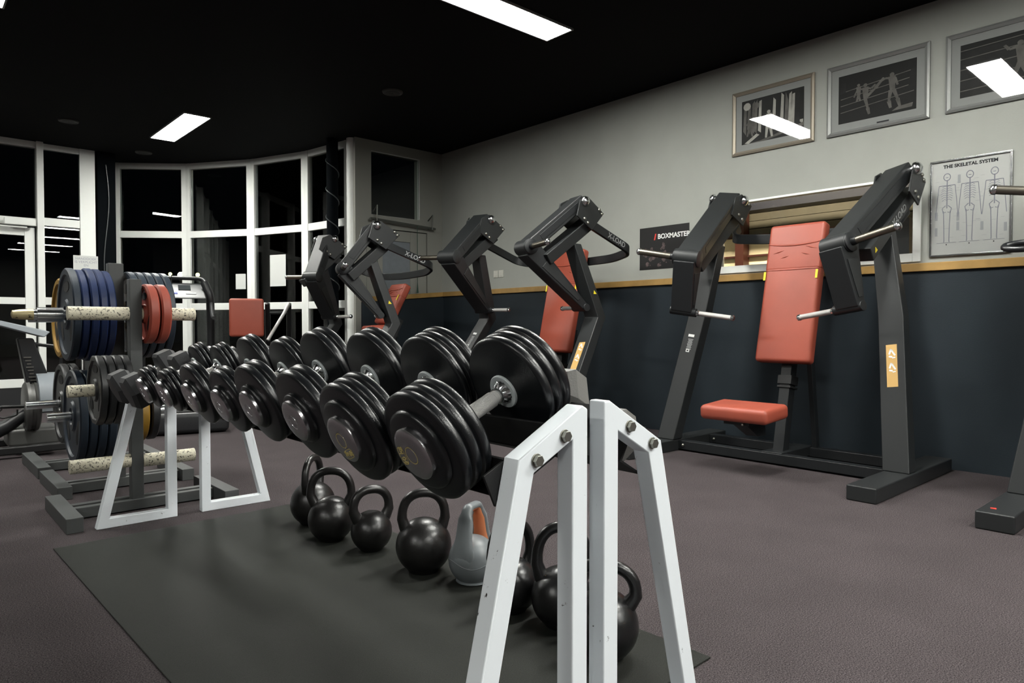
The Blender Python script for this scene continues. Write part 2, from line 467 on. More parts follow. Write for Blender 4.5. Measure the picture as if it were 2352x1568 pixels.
box2(bm, (0.37, YL - 0.05, 0.02), (0.47, YL, 2.10)); box2(bm, (1.18, YL - 0.05, 0.02), (1.28, YL, 2.10))
for z0, z1 in ((2.0, 2.10), (1.2, 1.28), (0.23, 0.33)): box2(bm, (0.47, YL - 0.05, z0), (1.18, YL, z1))
d2 = struct(obj('door_2', bm, M_wframe, bevel=0.004))
for z0, z1 in ((1.28, 2.0), (0.33, 1.2)):
    bm = BM(); box2(bm, (0.47, YL - 0.03, z0), (1.18, YL - 0.022, z1)); struct(obj('pane', bm, M_glass, d2))
bm = BM(); box2(bm, (0.47, YL - 0.04, 0.02), (1.18, YL - 0.01, 0.23)); struct(obj('kick_panel', bm, M_plasticd, d2))
bm = BM(); box2(bm, (0.98, YL - 0.16, 2.11), (1.28, YL - 0.1, 2.185)); box2(bm, (0.86, YL - 0.13, 2.08), (1.20, YL - 0.115, 2.10))
struct(obj('door_closer', bm, M_wframe, d2, bevel=0.006))
bm = BM()
xs = [0.28, -1.0, -2.3, -3.6, -4.9, XL]
for x in xs[1:]: box2(bm, (x, YL - 0.06, 0), (x + 0.07, YL + 0.05, HZ))
for z0, z1 in ((3.04, HZ), (2.12, 2.21), (1.2, 1.29), (0, 0.30)): box2(bm, (XL, YL - 0.02, z0), (0.28, YL + 0.04, z1))
w8 = struct(obj('window_8', bm, M_wframe, bevel=0.004))
for z0, z1 in ((2.21, 3.04), (1.29, 2.12), (0.30, 1.2)):
    bm = BM(); box2(bm, (XL, YL, z0), (0.28, YL + 0.008, z1)); struct(obj('pane', bm, M_glass, w8))

# the parts of the room behind the camera
M_back = mat('far_wall', (96, 94, 90), 0.85)
bm = BM(); box2(bm, (XL - 0.1, YB, 0), (XL, YL, HZ)); struct(obj('wall_left', bm, M_back))
bm = BM(); box2(bm, (XL, YB - 0.1, 0), (WX, YB, HZ)); struct(obj('wall_back', bm, M_back))

# opening to the hall: frame, sash, pane
bm = BM(); fx0, fx1 = WX - 0.012, WX + 0.05
ins = 0.075
box2(bm, (fx0, ty0, tz0), (fx1, ty0 + 0.05, tz1)); box2(bm, (fx0, ty1 - ins, tz0), (fx1, ty1, tz1))
box2(bm, (fx0, ty0 + 0.05, tz1 - 0.018), (fx1, ty1 - ins, tz1)); box2(bm, (fx0, ty0 + 0.05, tz0), (fx1, ty1 - ins, tz0 + 0.06))
w9 = struct(obj('window_9', bm, M_wframe, bevel=0.004))
bm = BM(); box2(bm, (WX + 0.03, ty0 + 0.05, tz0 + 0.06), (WX + 0.036, ty1 - ins, tz1 - 0.018)); struct(obj('pane', bm, M_glass, w9))
# the hall beyond
M_hallw = mat('hall_planks', (70, 64, 51), 0.7, var=0.1, vscale=3)
M_hallc = mat('hall_cream', (246, 230, 198), 0.7)
M_steelr = mat('hall_steel', (66, 30, 22), 0.5)
M_beam = mat('hall_beam', (15, 15, 30), 0.5)
bm = BM(); HX = 8.4
box2(bm, (HX, -2, 0), (HX + 0.1, 7.2, 2.12), 1)
for k in range(14): box2(bm, (HX - 0.012 * (k % 2), -2, 2.12 + 0.1 * k), (HX + 0.1, 7.2, 2.12 + 0.1 * k + 0.092), 0)
struct(obj('wall_hall', bm, [M_hallw, M_hallc]))
bm = BM(); box2(bm, (WX + T, -2, -0.06), (HX, 7.2, 0)); box2(bm, (WX + T, -2, 3.55), (HX, 7.2, 3.6)); struct(obj('floor_hall', bm, M_hallw))
bm = BM()
for y in (4.72, 6.3): box2(bm, (HX - 0.16, y - 0.06, 0), (HX - 0.02, y + 0.06, 3.5))
for z in (1.86, 2.12, 1.6): box2(bm, (HX - 0.06, -2, z - 0.012), (HX - 0.02, 7.2, z + 0.012))
struct(obj('trim_5', bm, M_steelr))
bm = BM(); box2(bm, (HX - 0.5, -2, 2.37), (HX - 0.3, 7.2, 2.47)); box2(bm, (WX + 0.6, 1.9, 1.0), (WX + 0.75, 2.05, 1.78)); struct(obj('trim_6', bm, M_beam))
bm = BM(); box2(bm, (6.6, 1.5, 3.44), (6.9, 5.0, 3.5)); struct(obj('hall_lamp_panel', bm, emis('hall_lamp', (255, 238, 210), 120.0)))  # unseen glowing ceiling panel that lights the hall

# ------------------------------------------------------------------ ceiling fixtures
def ceiling_light(cx, cy, along, label):
    t = thing('ceiling_light', label, 'ceiling light', (cx, cy, HZ), (0, 0, 0 if along == 'x' else R(90)), 'fluorescent panels in the ceiling')
    bm = BM(); L, W = 1.22, 0.25
    for a, b in (((-L / 2 - 0.012, -W / 2 - 0.012), (L / 2 + 0.012, -W / 2)), ((-L / 2 - 0.012, W / 2), (L / 2 + 0.012, W / 2 + 0.012)), ((-L / 2 - 0.012, -W / 2), (-L / 2, W / 2)), ((L / 2, -W / 2), (L / 2 + 0.012, W / 2))):
        box2(bm, (*a, -0.014), (*b, 0.0))
    obj('housing', bm, M_lframe, t)
    for w0, w1 in ((-W / 2, -0.002), (0.002, W / 2)):
        bm = BM(); box2(bm, (-L / 2, w0, -0.010), (L / 2, w1, -0.002)); obj('diffuser', bm, M_lamp, t)
    return t
ceiling_light(3.10, 3.60, 'x', 'glowing fluorescent panel cut by the top edge of the photo, above the dumbbells')
ceiling_light(2.37, 8.05, 'y', 'small glowing fluorescent panel in the ceiling in front of the curved windows')
ceiling_light(0.47, 5.20, 'y', 'fluorescent panel at the top left corner of the photo, only its tip showing')
for k, y in enumerate((1.65, -0.3, -2.25, -4.2)):
    ceiling_light(3.10, y, 'x', ('ceiling panel mirrored in the right-hand framed fight picture', 'ceiling panel next behind the camera on the right', 'ceiling panel further behind the camera on the right', 'last ceiling panel near the back wall on the right')[k])
ceiling_light(-1.30, 8.0, 'y', 'added fill panel left of the glazed door, out of view')  # invented fixture, added to brighten the left window frames
ceiling_light(0.90, -1.75, 'x', 'added fill panel behind the camera, in line with the racks')  # added fill light for the white rack fronts, no known fixture
ceiling_light(-3.4, 1.2, 'y', 'added fill panel far to the left of the racks')  # unseen extra light, added to lift the left faces of the racks
ceiling_light(-3.4, -2.0, 'y', 'added fill panel far to the left, near the back wall')  # second added light for the left rack faces, also unseen
M_vent = mat('vent_grey', (52, 52, 50), 0.6)
for x, y, lab in ((3.48, 5.51, 'round ceiling speaker grille nearest the white wall'), (1.43, 8.57, 'round ceiling speaker grille above the glazed door at left'), (2.38, 9.50, 'round ceiling speaker grille close to the curved windows')):
    t = thing('ceiling_speaker', lab, 'speaker', (x, y, HZ), (0, 0, 0), 'round grilles in the ceiling')
    bm = BM(); lathe(bm, [(0.0, 0.095), (-0.012, 0.092), (-0.016, 0.078), (-0.010, 0.074), (-0.008, 0.02)], ax=(0, 0, 1), n=32); obj('ring', bm, M_vent, t)
    bm = BM(); lathe(bm, [(-0.007, 0.07), (-0.014, 0.05), (-0.016, 0.012), (-0.012, 0.004)], ax=(0, 0, 1), n=24); obj('grille', bm, mat('vent_dark', (34, 34, 33), 0.7), t)

# ------------------------------------------------------------------ rubber mat
bm = BM(); prism(bm, [(0.50, 3.465, 0.0), (0.562, 1.045, 0.0), (1.727, 1.069, 0.0), (1.69, 3.495, 0.0)], (0, 0, 0.006))
tag(obj('rubber_mat', bm, M_mat, bevel=0.002), 'dark rubber floor mat lying under the dumbbell racks', 'mat')

# ------------------------------------------------------------------ dumbbell racks
A_ = V((0.908, 0, 0.4187)); N_ = V((-0.4187, 0, 0.908)); P0 = V((0.733, 0, 0.702))
def sn(s, n, y): return P0 + A_ * s + N_ * n + V((0, y, 0))
def end_frame(parent, outer, inner, y, ox, bolts, nrm=-1, name='end_frame'):
    bm = BM(); t = 0.044
    n = len(outer)
    def P(p, yy): return (p[0] - ox, yy, p[1])
    vo0 = [bm.verts.new(P(p, y)) for p in outer]; vi0 = [bm.verts.new(P(p, y)) for p in inner]
    vo1 = [bm.verts.new(P(p, y + t)) for p in outer]; vi1 = [bm.verts.new(P(p, y + t)) for p in inner]
    for i in range(n):
        j = (i + 1) % n
        face(bm, [vo0[i], vo0[j], vi0[j], vi0[i]]); face(bm, [vo1[i], vi1[i], vi1[j], vo1[j]])
        face(bm, [vo0[i], vo1[i], vo1[j], vo0[j]]); face(bm, [vi0[i], vi0[j], vi1[j], vi1[i]])
    f = obj(name, bm, M_wpaint, parent, bevel=0.0035, seg=2)
    for bx, bz in bolts:
        bm = BM(); yb = y if nrm < 0 else y + t
        cyl(bm, (bx - ox, yb, bz), (bx - ox, yb + nrm * 0.0025, bz), 0.0135, 20)
        cyl(bm, (bx - ox, yb + nrm * 0.0025, bz), (bx - ox, yb + nrm * 0.011, bz), 0.0115, 6)
        obj('bolt', bm, M_bolt, f, bevel=0.001)
    return f
lrack = thing('dumbbell_rack', 'white A-frame dumbbell rack sloping to the left and holding the round dumbbells', 'dumbbell rack', (1.052, 0.937, 0), (0, 0, 0), 'back-to-back dumbbell racks')
Lo = [(1.052, 0.0), (1.052, 0.782), (1.036, 0.790), (0.863, 0.701), (0.698, 0.0)]
Li = [(1.007, 0.045), (1.007, 0.722), (1.000, 0.719), (0.901, 0.671), (0.753, 0.045)]
LB = [(0.983, 0.733), (0.906, 0.695)]
end_frame(lrack, Lo, Li, 0.0, 1.052, LB)
end_frame(lrack, Lo, Li, 2.723, 1.052, [])
def rail_L(parent, ox, oy, pts_fn, y0, y1, flanges):
    """angle iron along y; flanges: list of ((s0,n0),(s1,n1),thickness vector)"""
    bm = BM()
    for (s0, n0), (s1, n1), (ts, tn) in flanges:
        q = [pts_fn(s0, n0), pts_fn(s1, n1), pts_fn(s1 + ts, n1 + tn), pts_fn(s0 + ts, n0 + tn)]
        prism(bm, [(p.x - ox, y0, p.z) for p in q], (0, y1 - y0, 0))
    return obj('rail', bm, M_rail, parent, bevel=0.001)
fl = lambda s, n: sn(s, n, 0)
rail_L(lrack, 1.052, 0.937, fl, 0.044, 2.723, [((0.113, -0.058), (0.113, -0.1325), (0.006, 0)), ((0.086, -0.1295), (0.113, -0.1295), (0, -0.003))])
rail_L(lrack, 1.052, 0.937, fl, 0.044, 2.723, [((0.250, -0.062), (0.250, -0.135), (0.006, 0)), ((0.250, -0.129), (0.282, -0.129), (0, -0.006))])
q = [sn(0.06, -0.062, 0), sn(0.31, -0.062, 0), sn(0.31, -0.13, 0), sn(0.06, -0.13, 0)]
for yy in (0.044, 2.717):
    bm = BM(); prism(bm, [(p.x - 1.052, yy, p.z) for p in q], (0, 0.006, 0))
    obj('end_plate', bm, M_black, lrack, bevel=0.001)

rrack = thing('dumbbell_rack', 'white A-frame dumbbell rack sloping to the right, back to back with the other', 'dumbbell rack', (1.104, 0.937, 0), (0, 0, R(-1.35)), 'back-to-back dumbbell racks')
Ro = [(1.104, 0.0), (1.104, 0.793), (1.122, 0.793), (1.296, 0.691), (1.458, 0.0)]
Ri = [(1.149, 0.045), (1.149, 0.726), (1.152, 0.724), (1.250, 0.668), (1.403, 0.045)]
RB = [(1.184, 0.733), (1.262, 0.688)]
end_frame(rrack, Ro, Ri, 0.0, 1.104, RB)
end_frame(rrack, Ro, Ri, 2.723, 1.104, [])
C30, S30 = math.cos(R(30)), math.sin(R(30))
fr = lambda s, n: V((1.122 + s * C30 + n * S30, 0, 0.793 - s * S30 + n * C30))
rail_L(rrack, 1.104, 0.937, fr, 0.044, 2.723, [((0.145, -0.005), (0.145, -0.085), (0.006, 0)), ((0.151, -0.079), (0.22, -0.079), (0, -0.006))])
rail_L(rrack, 1.104, 0.937, fr, 0.044, 2.723, [((0.020, -0.005), (0.020, -0.085), (0.006, 0)), ((-0.015, -0.079), (0.020, -0.079), (0, -0.006))])

# ------------------------------------------------------------------ dumbbells
TILT = -R(24.75)
def disc_prof(s, t, Rr, rin=0.02):
    e = min(0.006, t * 0.3)
    return [(s + e * 0.2, rin), (s + e * 0.2, Rr - e * 1.6), (s + e * 0.5, Rr - e * 0.6), (s + e * 1.3, Rr), (s + t - e * 1.3, Rr), (s + t - e * 0.5, Rr - e * 0.6), (s + t - e * 0.2, Rr - e * 1.6)]
def round_dumbbell(label, cap, Rr, n, t, boss, lettering=None, spin=0.0, ctype='chrome cap'):
    """root at the dumbbell's middle; local x runs along the handle, cap at -half"""
    inner = 0.026 + n * t
    half = inner + 0.082 if n * t > 0.06 else inner + 0.083
    c = V(cap) + A_ * half
    root = thing('dumbbell', label, 'dumbbell', c, (0, TILT, 0), 'round rubber dumbbells on the rack')
    bm = BM()
    lathe(bm, [(-0.060, 0.0150), (-0.040, 0.0150), (-0.038, 0.0172), (0.038, 0.0172), (0.040, 0.0150), (0.060, 0.0150)], n=24)
    obj('handle', bm, M_knurl, root)
    for sg in (-1, 1):
        bm = BM()
        rings = []
        for s_, r_, am in ((0.050, 0.0150, 0), (0.0515, 0.0185, 0), (0.056, 0.0185, 0), (0.0575, 0.0172, 0.3), (0.070, 0.0275, 1.0), (0.0765, 0.0285, 0)):
            rings.append([(sg * s_, (r_ - 0.0022 * am * (k_ % 2)) * math.cos(2 * math.pi * k_ / 36), (r_ - 0.0022 * am * (k_ % 2)) * math.sin(2 * math.pi * k_ / 36)) for k_ in range(36)])
        loft(bm, rings)
        col = obj('collar', bm, M_chrome, root)
        bm = BM(); lathe(bm, [(sg * 0.0705, 0.029), (sg * 0.0700, 0.0300), (sg * 0.0700, 0.0370), (sg * 0.0720, 0.0385), (sg * 0.0765, 0.0385)], n=32); obj('washer', bm, M_washer, col)
        # head: n discs and a raised boss on the outside
        bm = BM(); s0 = -half + 0.014
        prof = [(s0 - 0.002, 0.03), (s0 - 0.002, Rr * boss - 0.009), (s0 + 0.001, Rr * boss - 0.003), (s0 + 0.004, Rr * boss), (s0 + 0.011, Rr * boss + 0.001)]
        for k in range(n):
            d = disc_prof(s0 + 0.012 + k * t, t, Rr, 0.03)
            prof += (d[1:] if k == 0 else d[2:]) if k == 0 else d[1:]
            if k < n - 1: prof.append((s0 + 0.012 + (k + 1) * t, Rr - 0.010))
        e = s0 + 0.012 + n * t
        prof += [(e - 0.001, Rr * 0.62), (e + 0.006, 0.045), (e + 0.007, 0.02)]
        lathe(bm, [(p[0] if sg < 0 else -p[0], p[1]) for p in prof], n=64)
        hd = obj('head', bm, M_rubber, root, sharp=55)
        bm = BM(); q = -half
        cr = 0.056
        pr = [(q + 0.014, cr), (q + 0.004, cr), (q + 0.001, cr - 0.004), (q, cr - 0.010), (q, 0.020), (q + 0.0012, 0.0195), (q + 0.0012, 0.0165), (q, 0.016), (q, 0.004)]
        lathe(bm, [(p[0] if sg < 0 else -p[0], p[1]) for p in pr], n=48)
        cp = obj('end_cap', bm, M_chrome2, hd)
        if sg < 0 and lettering:
            o = V((q - 0.0003, 0, 0)); a = R(spin)
            up = V((0, math.sin(a), math.cos(a))); rt = V((0, -math.cos(a), math.sin(a)))
            bm = BM()
            w, h = 0.040, 0.023; pts = [V((q - 0.0002, 0, 0)) + up * 0.034 + rt * x + up * y for x, y in roundrect(w, h, 0.009, 6)]
            pin = [V((q - 0.0002, 0, 0)) + up * 0.034 + rt * x + up * y for x, y in roundrect(w - 0.0034, h - 0.0034, 0.008, 6)]
            vo = [bm.verts.new(p) for p in pts]; vi = [bm.verts.new(p) for p in pin]
            for i in range(len(vo)): face(bm, [vo[i], vo[(i + 1) % len(vo)], vi[(i + 1) % len(vi)], vi[i]])
            obj('plaque', bm, M_gold, cp)
            text_obj('lettering', lettering, 0.0185, o + up * 0.034, rt, up, M_gold, cp, bold=0.0003)
            bm = BM(); ring = []
            for r_ in (0.0172, 0.0190): ring.append([bm.verts.new((q - 0.0003, r_ * math.cos(2 * math.pi * k / 40), r_ * math.sin(2 * math.pi * k / 40))) for k in range(40)])
            for k in range(40): face(bm, [ring[0][k], ring[0][(k + 1) % 40], ring[1][(k + 1) % 40], ring[1][k]])
            obj('ring_mark', bm, M_gold, cp)
    return root
DB = [
    ('largest and nearest round dumbbell at the front end of the rack, chrome cap stamped 30', (0.745, 1.117, 0.699), 0.120, 3, 0.0265, 0.72, '30 kg', 100),
    ('round dumbbell second from the front end of the rack, chrome cap stamped 30 upside down', (0.734, 1.376, 0.697), 0.123, 3, 0.0255, 0.72, '30 kg', 200),
    ('round dumbbell third from the front end of the rack, thick two-disc heads', (0.752, 1.658, 0.707), 0.125, 2, 0.030, 0.55, None, 0),
    ('round dumbbell fourth from the front end, two-disc heads with a large chrome cap', (0.759, 1.969, 0.709), 0.124, 2, 0.030, 0.55, None, 0),
    ('round dumbbell fifth from the front end, smaller two-disc heads', (0.763, 2.220, 0.696), 0.110, 2, 0.026, 0.58, None, 0),
    ('round dumbbell sixth from the front end, in the middle of the small ones', (0.757, 2.495, 0.698), 0.114, 2, 0.026, 0.56, None, 0),
    ('small round dumbbell with three thin discs per head, seventh from the front', (0.777, 2.886, 0.681), 0.090, 3, 0.018, 0.66, None, 0),
    ('smallest round dumbbell, the last one before the hexagonal pair at the far end', (0.769, 3.138, 0.677), 0.090, 3, 0.018, 0.66, None, 0),
]
for d in DB: round_dumbbell(*d)
def hex_dumbbell(label, c, rot, Rr, L, half, group='hexagonal dumbbells', m=None):
    root = thing('hex_dumbbell', label, 'dumbbell', c, rot, group)
    bm = BM(); cyl(bm, (-half + L * 0.5, 0, 0), (half - L * 0.5, 0, 0), 0.0155, 20); obj('handle', bm, M_knurl, root)
    for sg in (-1, 1):
        secs = []
        for s, k in ((half, 0.55), (half - 0.001, 0.80), (half - 0.016, 1.0), (half - L + 0.012, 1.0), (half - L, 0.84)):
            secs.append([(sg * s, Rr * k * math.cos(R(60 * i + 30 + 30)), Rr * k * math.sin(R(60 * i + 30 + 30))) for i in range(6)])
        bm = BM(); loft(bm, secs); obj('head', bm, m or M_hexrub, root, bevel=0.002)
    return root
for lab, cap in (('hexagonal dumbbell next to the smallest round one on the left rack', (0.754, 3.312, 0.652)), ('hexagonal dumbbell at the very far end of the left rack', (0.756, 3.559, 0.653))):
    hex_dumbbell(lab, V(cap) + A_ * 0.15, (0, TILT, 0), 0.085, 0.085, 0.15)
hex_dumbbell('hexagonal dumbbell on the right rack, behind the nearest round dumbbell', (1.262, 1.135, 0.722), (0, R(30), 0), 0.083, 0.070, 0.145, m=mat('hex_grey', (96, 95, 92), 0.5, bump=0.4, bscale=260))

# ------------------------------------------------------------------ kettlebells
def kettlebell(label, x, y, rad, top, yaw, m, hr=0.0165, hw=None, style='iron'):
    root = thing('kettlebell', label, 'kettlebell', (x, y, 0.006), (0, 0, R(yaw)), 'kettlebells under the racks')
    top -= 0.006
    zc = rad * 0.92
    bm = BM(); prof = []
    for i in range(25):
        t = -math.pi / 2 + math.pi * i / 24; z = zc + rad * math.sin(t); r = rad * math.cos(t)
        if z < 0: z = 0
        prof.append((max(z, 0.0), max(r, 0.001)))
    # flat foot
    foot = [(0.0, 0.001), (0.0, rad * 0.52), (0.004, rad * 0.56)]
    prof = foot + [p for p in prof if p[0] > 0.006 and p[1] > 0.004]
    prof.append((zc + rad, 0.001))
    lathe(bm, prof, ax=(0, 0, 1), n=48); obj('bell', bm, m, root, sharp=60)
    w = hw or rad * 0.98
    base = zc + rad * 0.52; bw = rad * 0.62
    tz = top - hr
    zm = base + (tz - base) * 0.34; W_ = w - hr
    path = [V((-bw * 0.92, 0, base - 0.012)), V((-bw * 0.92 - (W_ - bw * 0.92) * 0.62, 0, base + (zm - base) * 0.5))]
    for q_ in range(19):
        t_ = math.pi * (1 - q_ / 18); cx_, sx_ = math.cos(t_), math.sin(t_)
        path.append(V((W_ * math.copysign(abs(cx_) ** 0.86, cx_), 0, zm + (tz - zm) * abs(sx_) ** 0.80)))
    path += [V((-p_.x, 0, p_.z)) for p_ in path[1::-1]]
    n = len(path)
    rr = [hr * (1.35 - 0.35 * min(1, min(i, n - 1 - i) / 3.0)) for i in range(n)]
    bm = BM(); tube(bm, path, rr, 16); obj('handle', bm, m, root, sharp=70)
    return root
kettlebell('black kettlebell furthest back, its handle seen edge-on, half behind another', 1.491, 3.079, 0.105, 0.335, 40, M_iron)
kettlebell('black kettlebell with a wide round handle, second from the far end', 1.437, 2.790, 0.100, 0.328, -36, M_iron, 0.0175, 0.106)
kettlebell('small dull brownish-black kettlebell with a slanting handle', 1.498, 2.550, 0.086, 0.280, -12, M_iron, 0.0185, 0.096)
kettlebell('large shiny black kettlebell standing left of the grey one', 1.518, 2.194, 0.107, 0.325, -30, M_iron, 0.0175, 0.100)
kettlebell('chipped black kettlebell behind the left leg of the near white frame', 1.523, 1.694, 0.092, 0.314, -12, M_ironw)
kettlebell('chipped black kettlebell behind the middle posts of the near white frames', 1.563, 1.500, 0.097, 0.335, -40, M_ironw, 0.0175, 0.096)
kettlebell('scratched glossy black kettlebell nearest the camera, seen between the right frame legs', 1.500, 1.275, 0.100, 0.288, -55, M_ironw, 0.0175, 0.108)
def vinyl_kettlebell(label, x, y, rad, top, yaw):
    root = thing('kettlebell', label, 'kettlebell', (x, y, 0.006), (0, 0, R(yaw)), 'kettlebells under the racks')
    bm = BM(); zc = rad * 0.9; prof = [(0.0, 0.001), (0.0, rad * 0.6), (0.004, rad * 0.7)]
    for i in range(3, 24):
        t = -math.pi / 2 + math.pi * i / 24; z = zc + rad * math.sin(t)
        if z > 0.008: prof.append((z, rad * math.cos(t)))
    prof.append((zc + rad, 0.001))
    lathe(bm, prof, ax=(0, 0, 1), n=48); bell = obj('bell', bm, M_kgrey, root, sharp=60)
    bm = BM(); ring = [(rad * 1.004 * math.cos(a) * math.cos(0.1 * math.sin(3 * a)), rad * 1.004 * math.sin(a), zc + rad * 0.12 * math.sin(3 * a)) for a in [2 * math.pi * k / 60 for k in range(60)]]
    ring = [V(p) for p in ring]; ring = [V((0, 0, zc)) + (p - V((0, 0, zc))).normalized() * rad * 1.001 for p in ring]
    tube(bm, ring, 0.0016, 6, closed=True); obj('seam', bm, mat('seam_grey', (96, 100, 104), 0.5), bell)
    top -= 0.006
    # broad band handle: grey outside, orange inside
    o_ = [(-0.088, zc - 0.01), (-0.082, 0.150), (-0.058, 0.262), (-0.040, top), (0.040, top), (0.058, 0.262), (0.082, 0.150), (0.088, zc - 0.01)]
    i_ = [(-0.050, zc + 0.02), (-0.052, 0.150), (-0.036, 0.238), (-0.026, top - 0.024), (0.026, top - 0.024), (0.036, 0.238), (0.052, 0.150), (0.050, zc + 0.02)]
    hw = [0.050, 0.036, 0.022, 0.020, 0.020, 0.022, 0.036, 0.050]
    def sub(pts):
        P = [V((p[0], 0, p[1])) for p in pts]; return round_path(P, 0.03, 4)
    oo, ii = sub(o_), sub(i_)
    ww = []
    for k in range(len(oo)):
        f_ = k * 7 / (len(oo) - 1); i0 = min(6, int(f_)); ww.append(hw[i0] + (hw[i0 + 1] - hw[i0]) * (f_ - i0))
    bm = BM(); secs = []
    for a, b, w in zip(oo, ii, ww):
        c = (a + b) / 2; d = (a - b) / 2
        secs.append([c + d * math.cos(t) * 1.05 + V((0, 1, 0)) * w * math.sin(t) for t in [2 * math.pi * k / 16 for k in range(16)]])
    loft(bm, secs); h = obj('handle', bm, M_kgrey, root, sharp=70)
    bm = BM(); secs = []
    for a, b, w in zip(oo, ii, ww):
        d = (a - b) / 2; c = b + d * 0.10
        secs.append([c - d * 0.22 + V((0, -w * 0.60, 0)), c - d * 0.22 + V((0, w * 0.60, 0)), c + d * 0.25 + V((0, w * 0.80, 0)), c + d * 0.25 + V((0, -w * 0.80, 0))])
    loft(bm, secs); obj('grip', bm, M_korange, h, sharp=60)['label'] = 'orange inner face of the handle'
    return root
vinyl_kettlebell('grey vinyl kettlebell with an orange inner grip beside the white leg', 1.591, 1.983, 0.090, 0.297, 20)

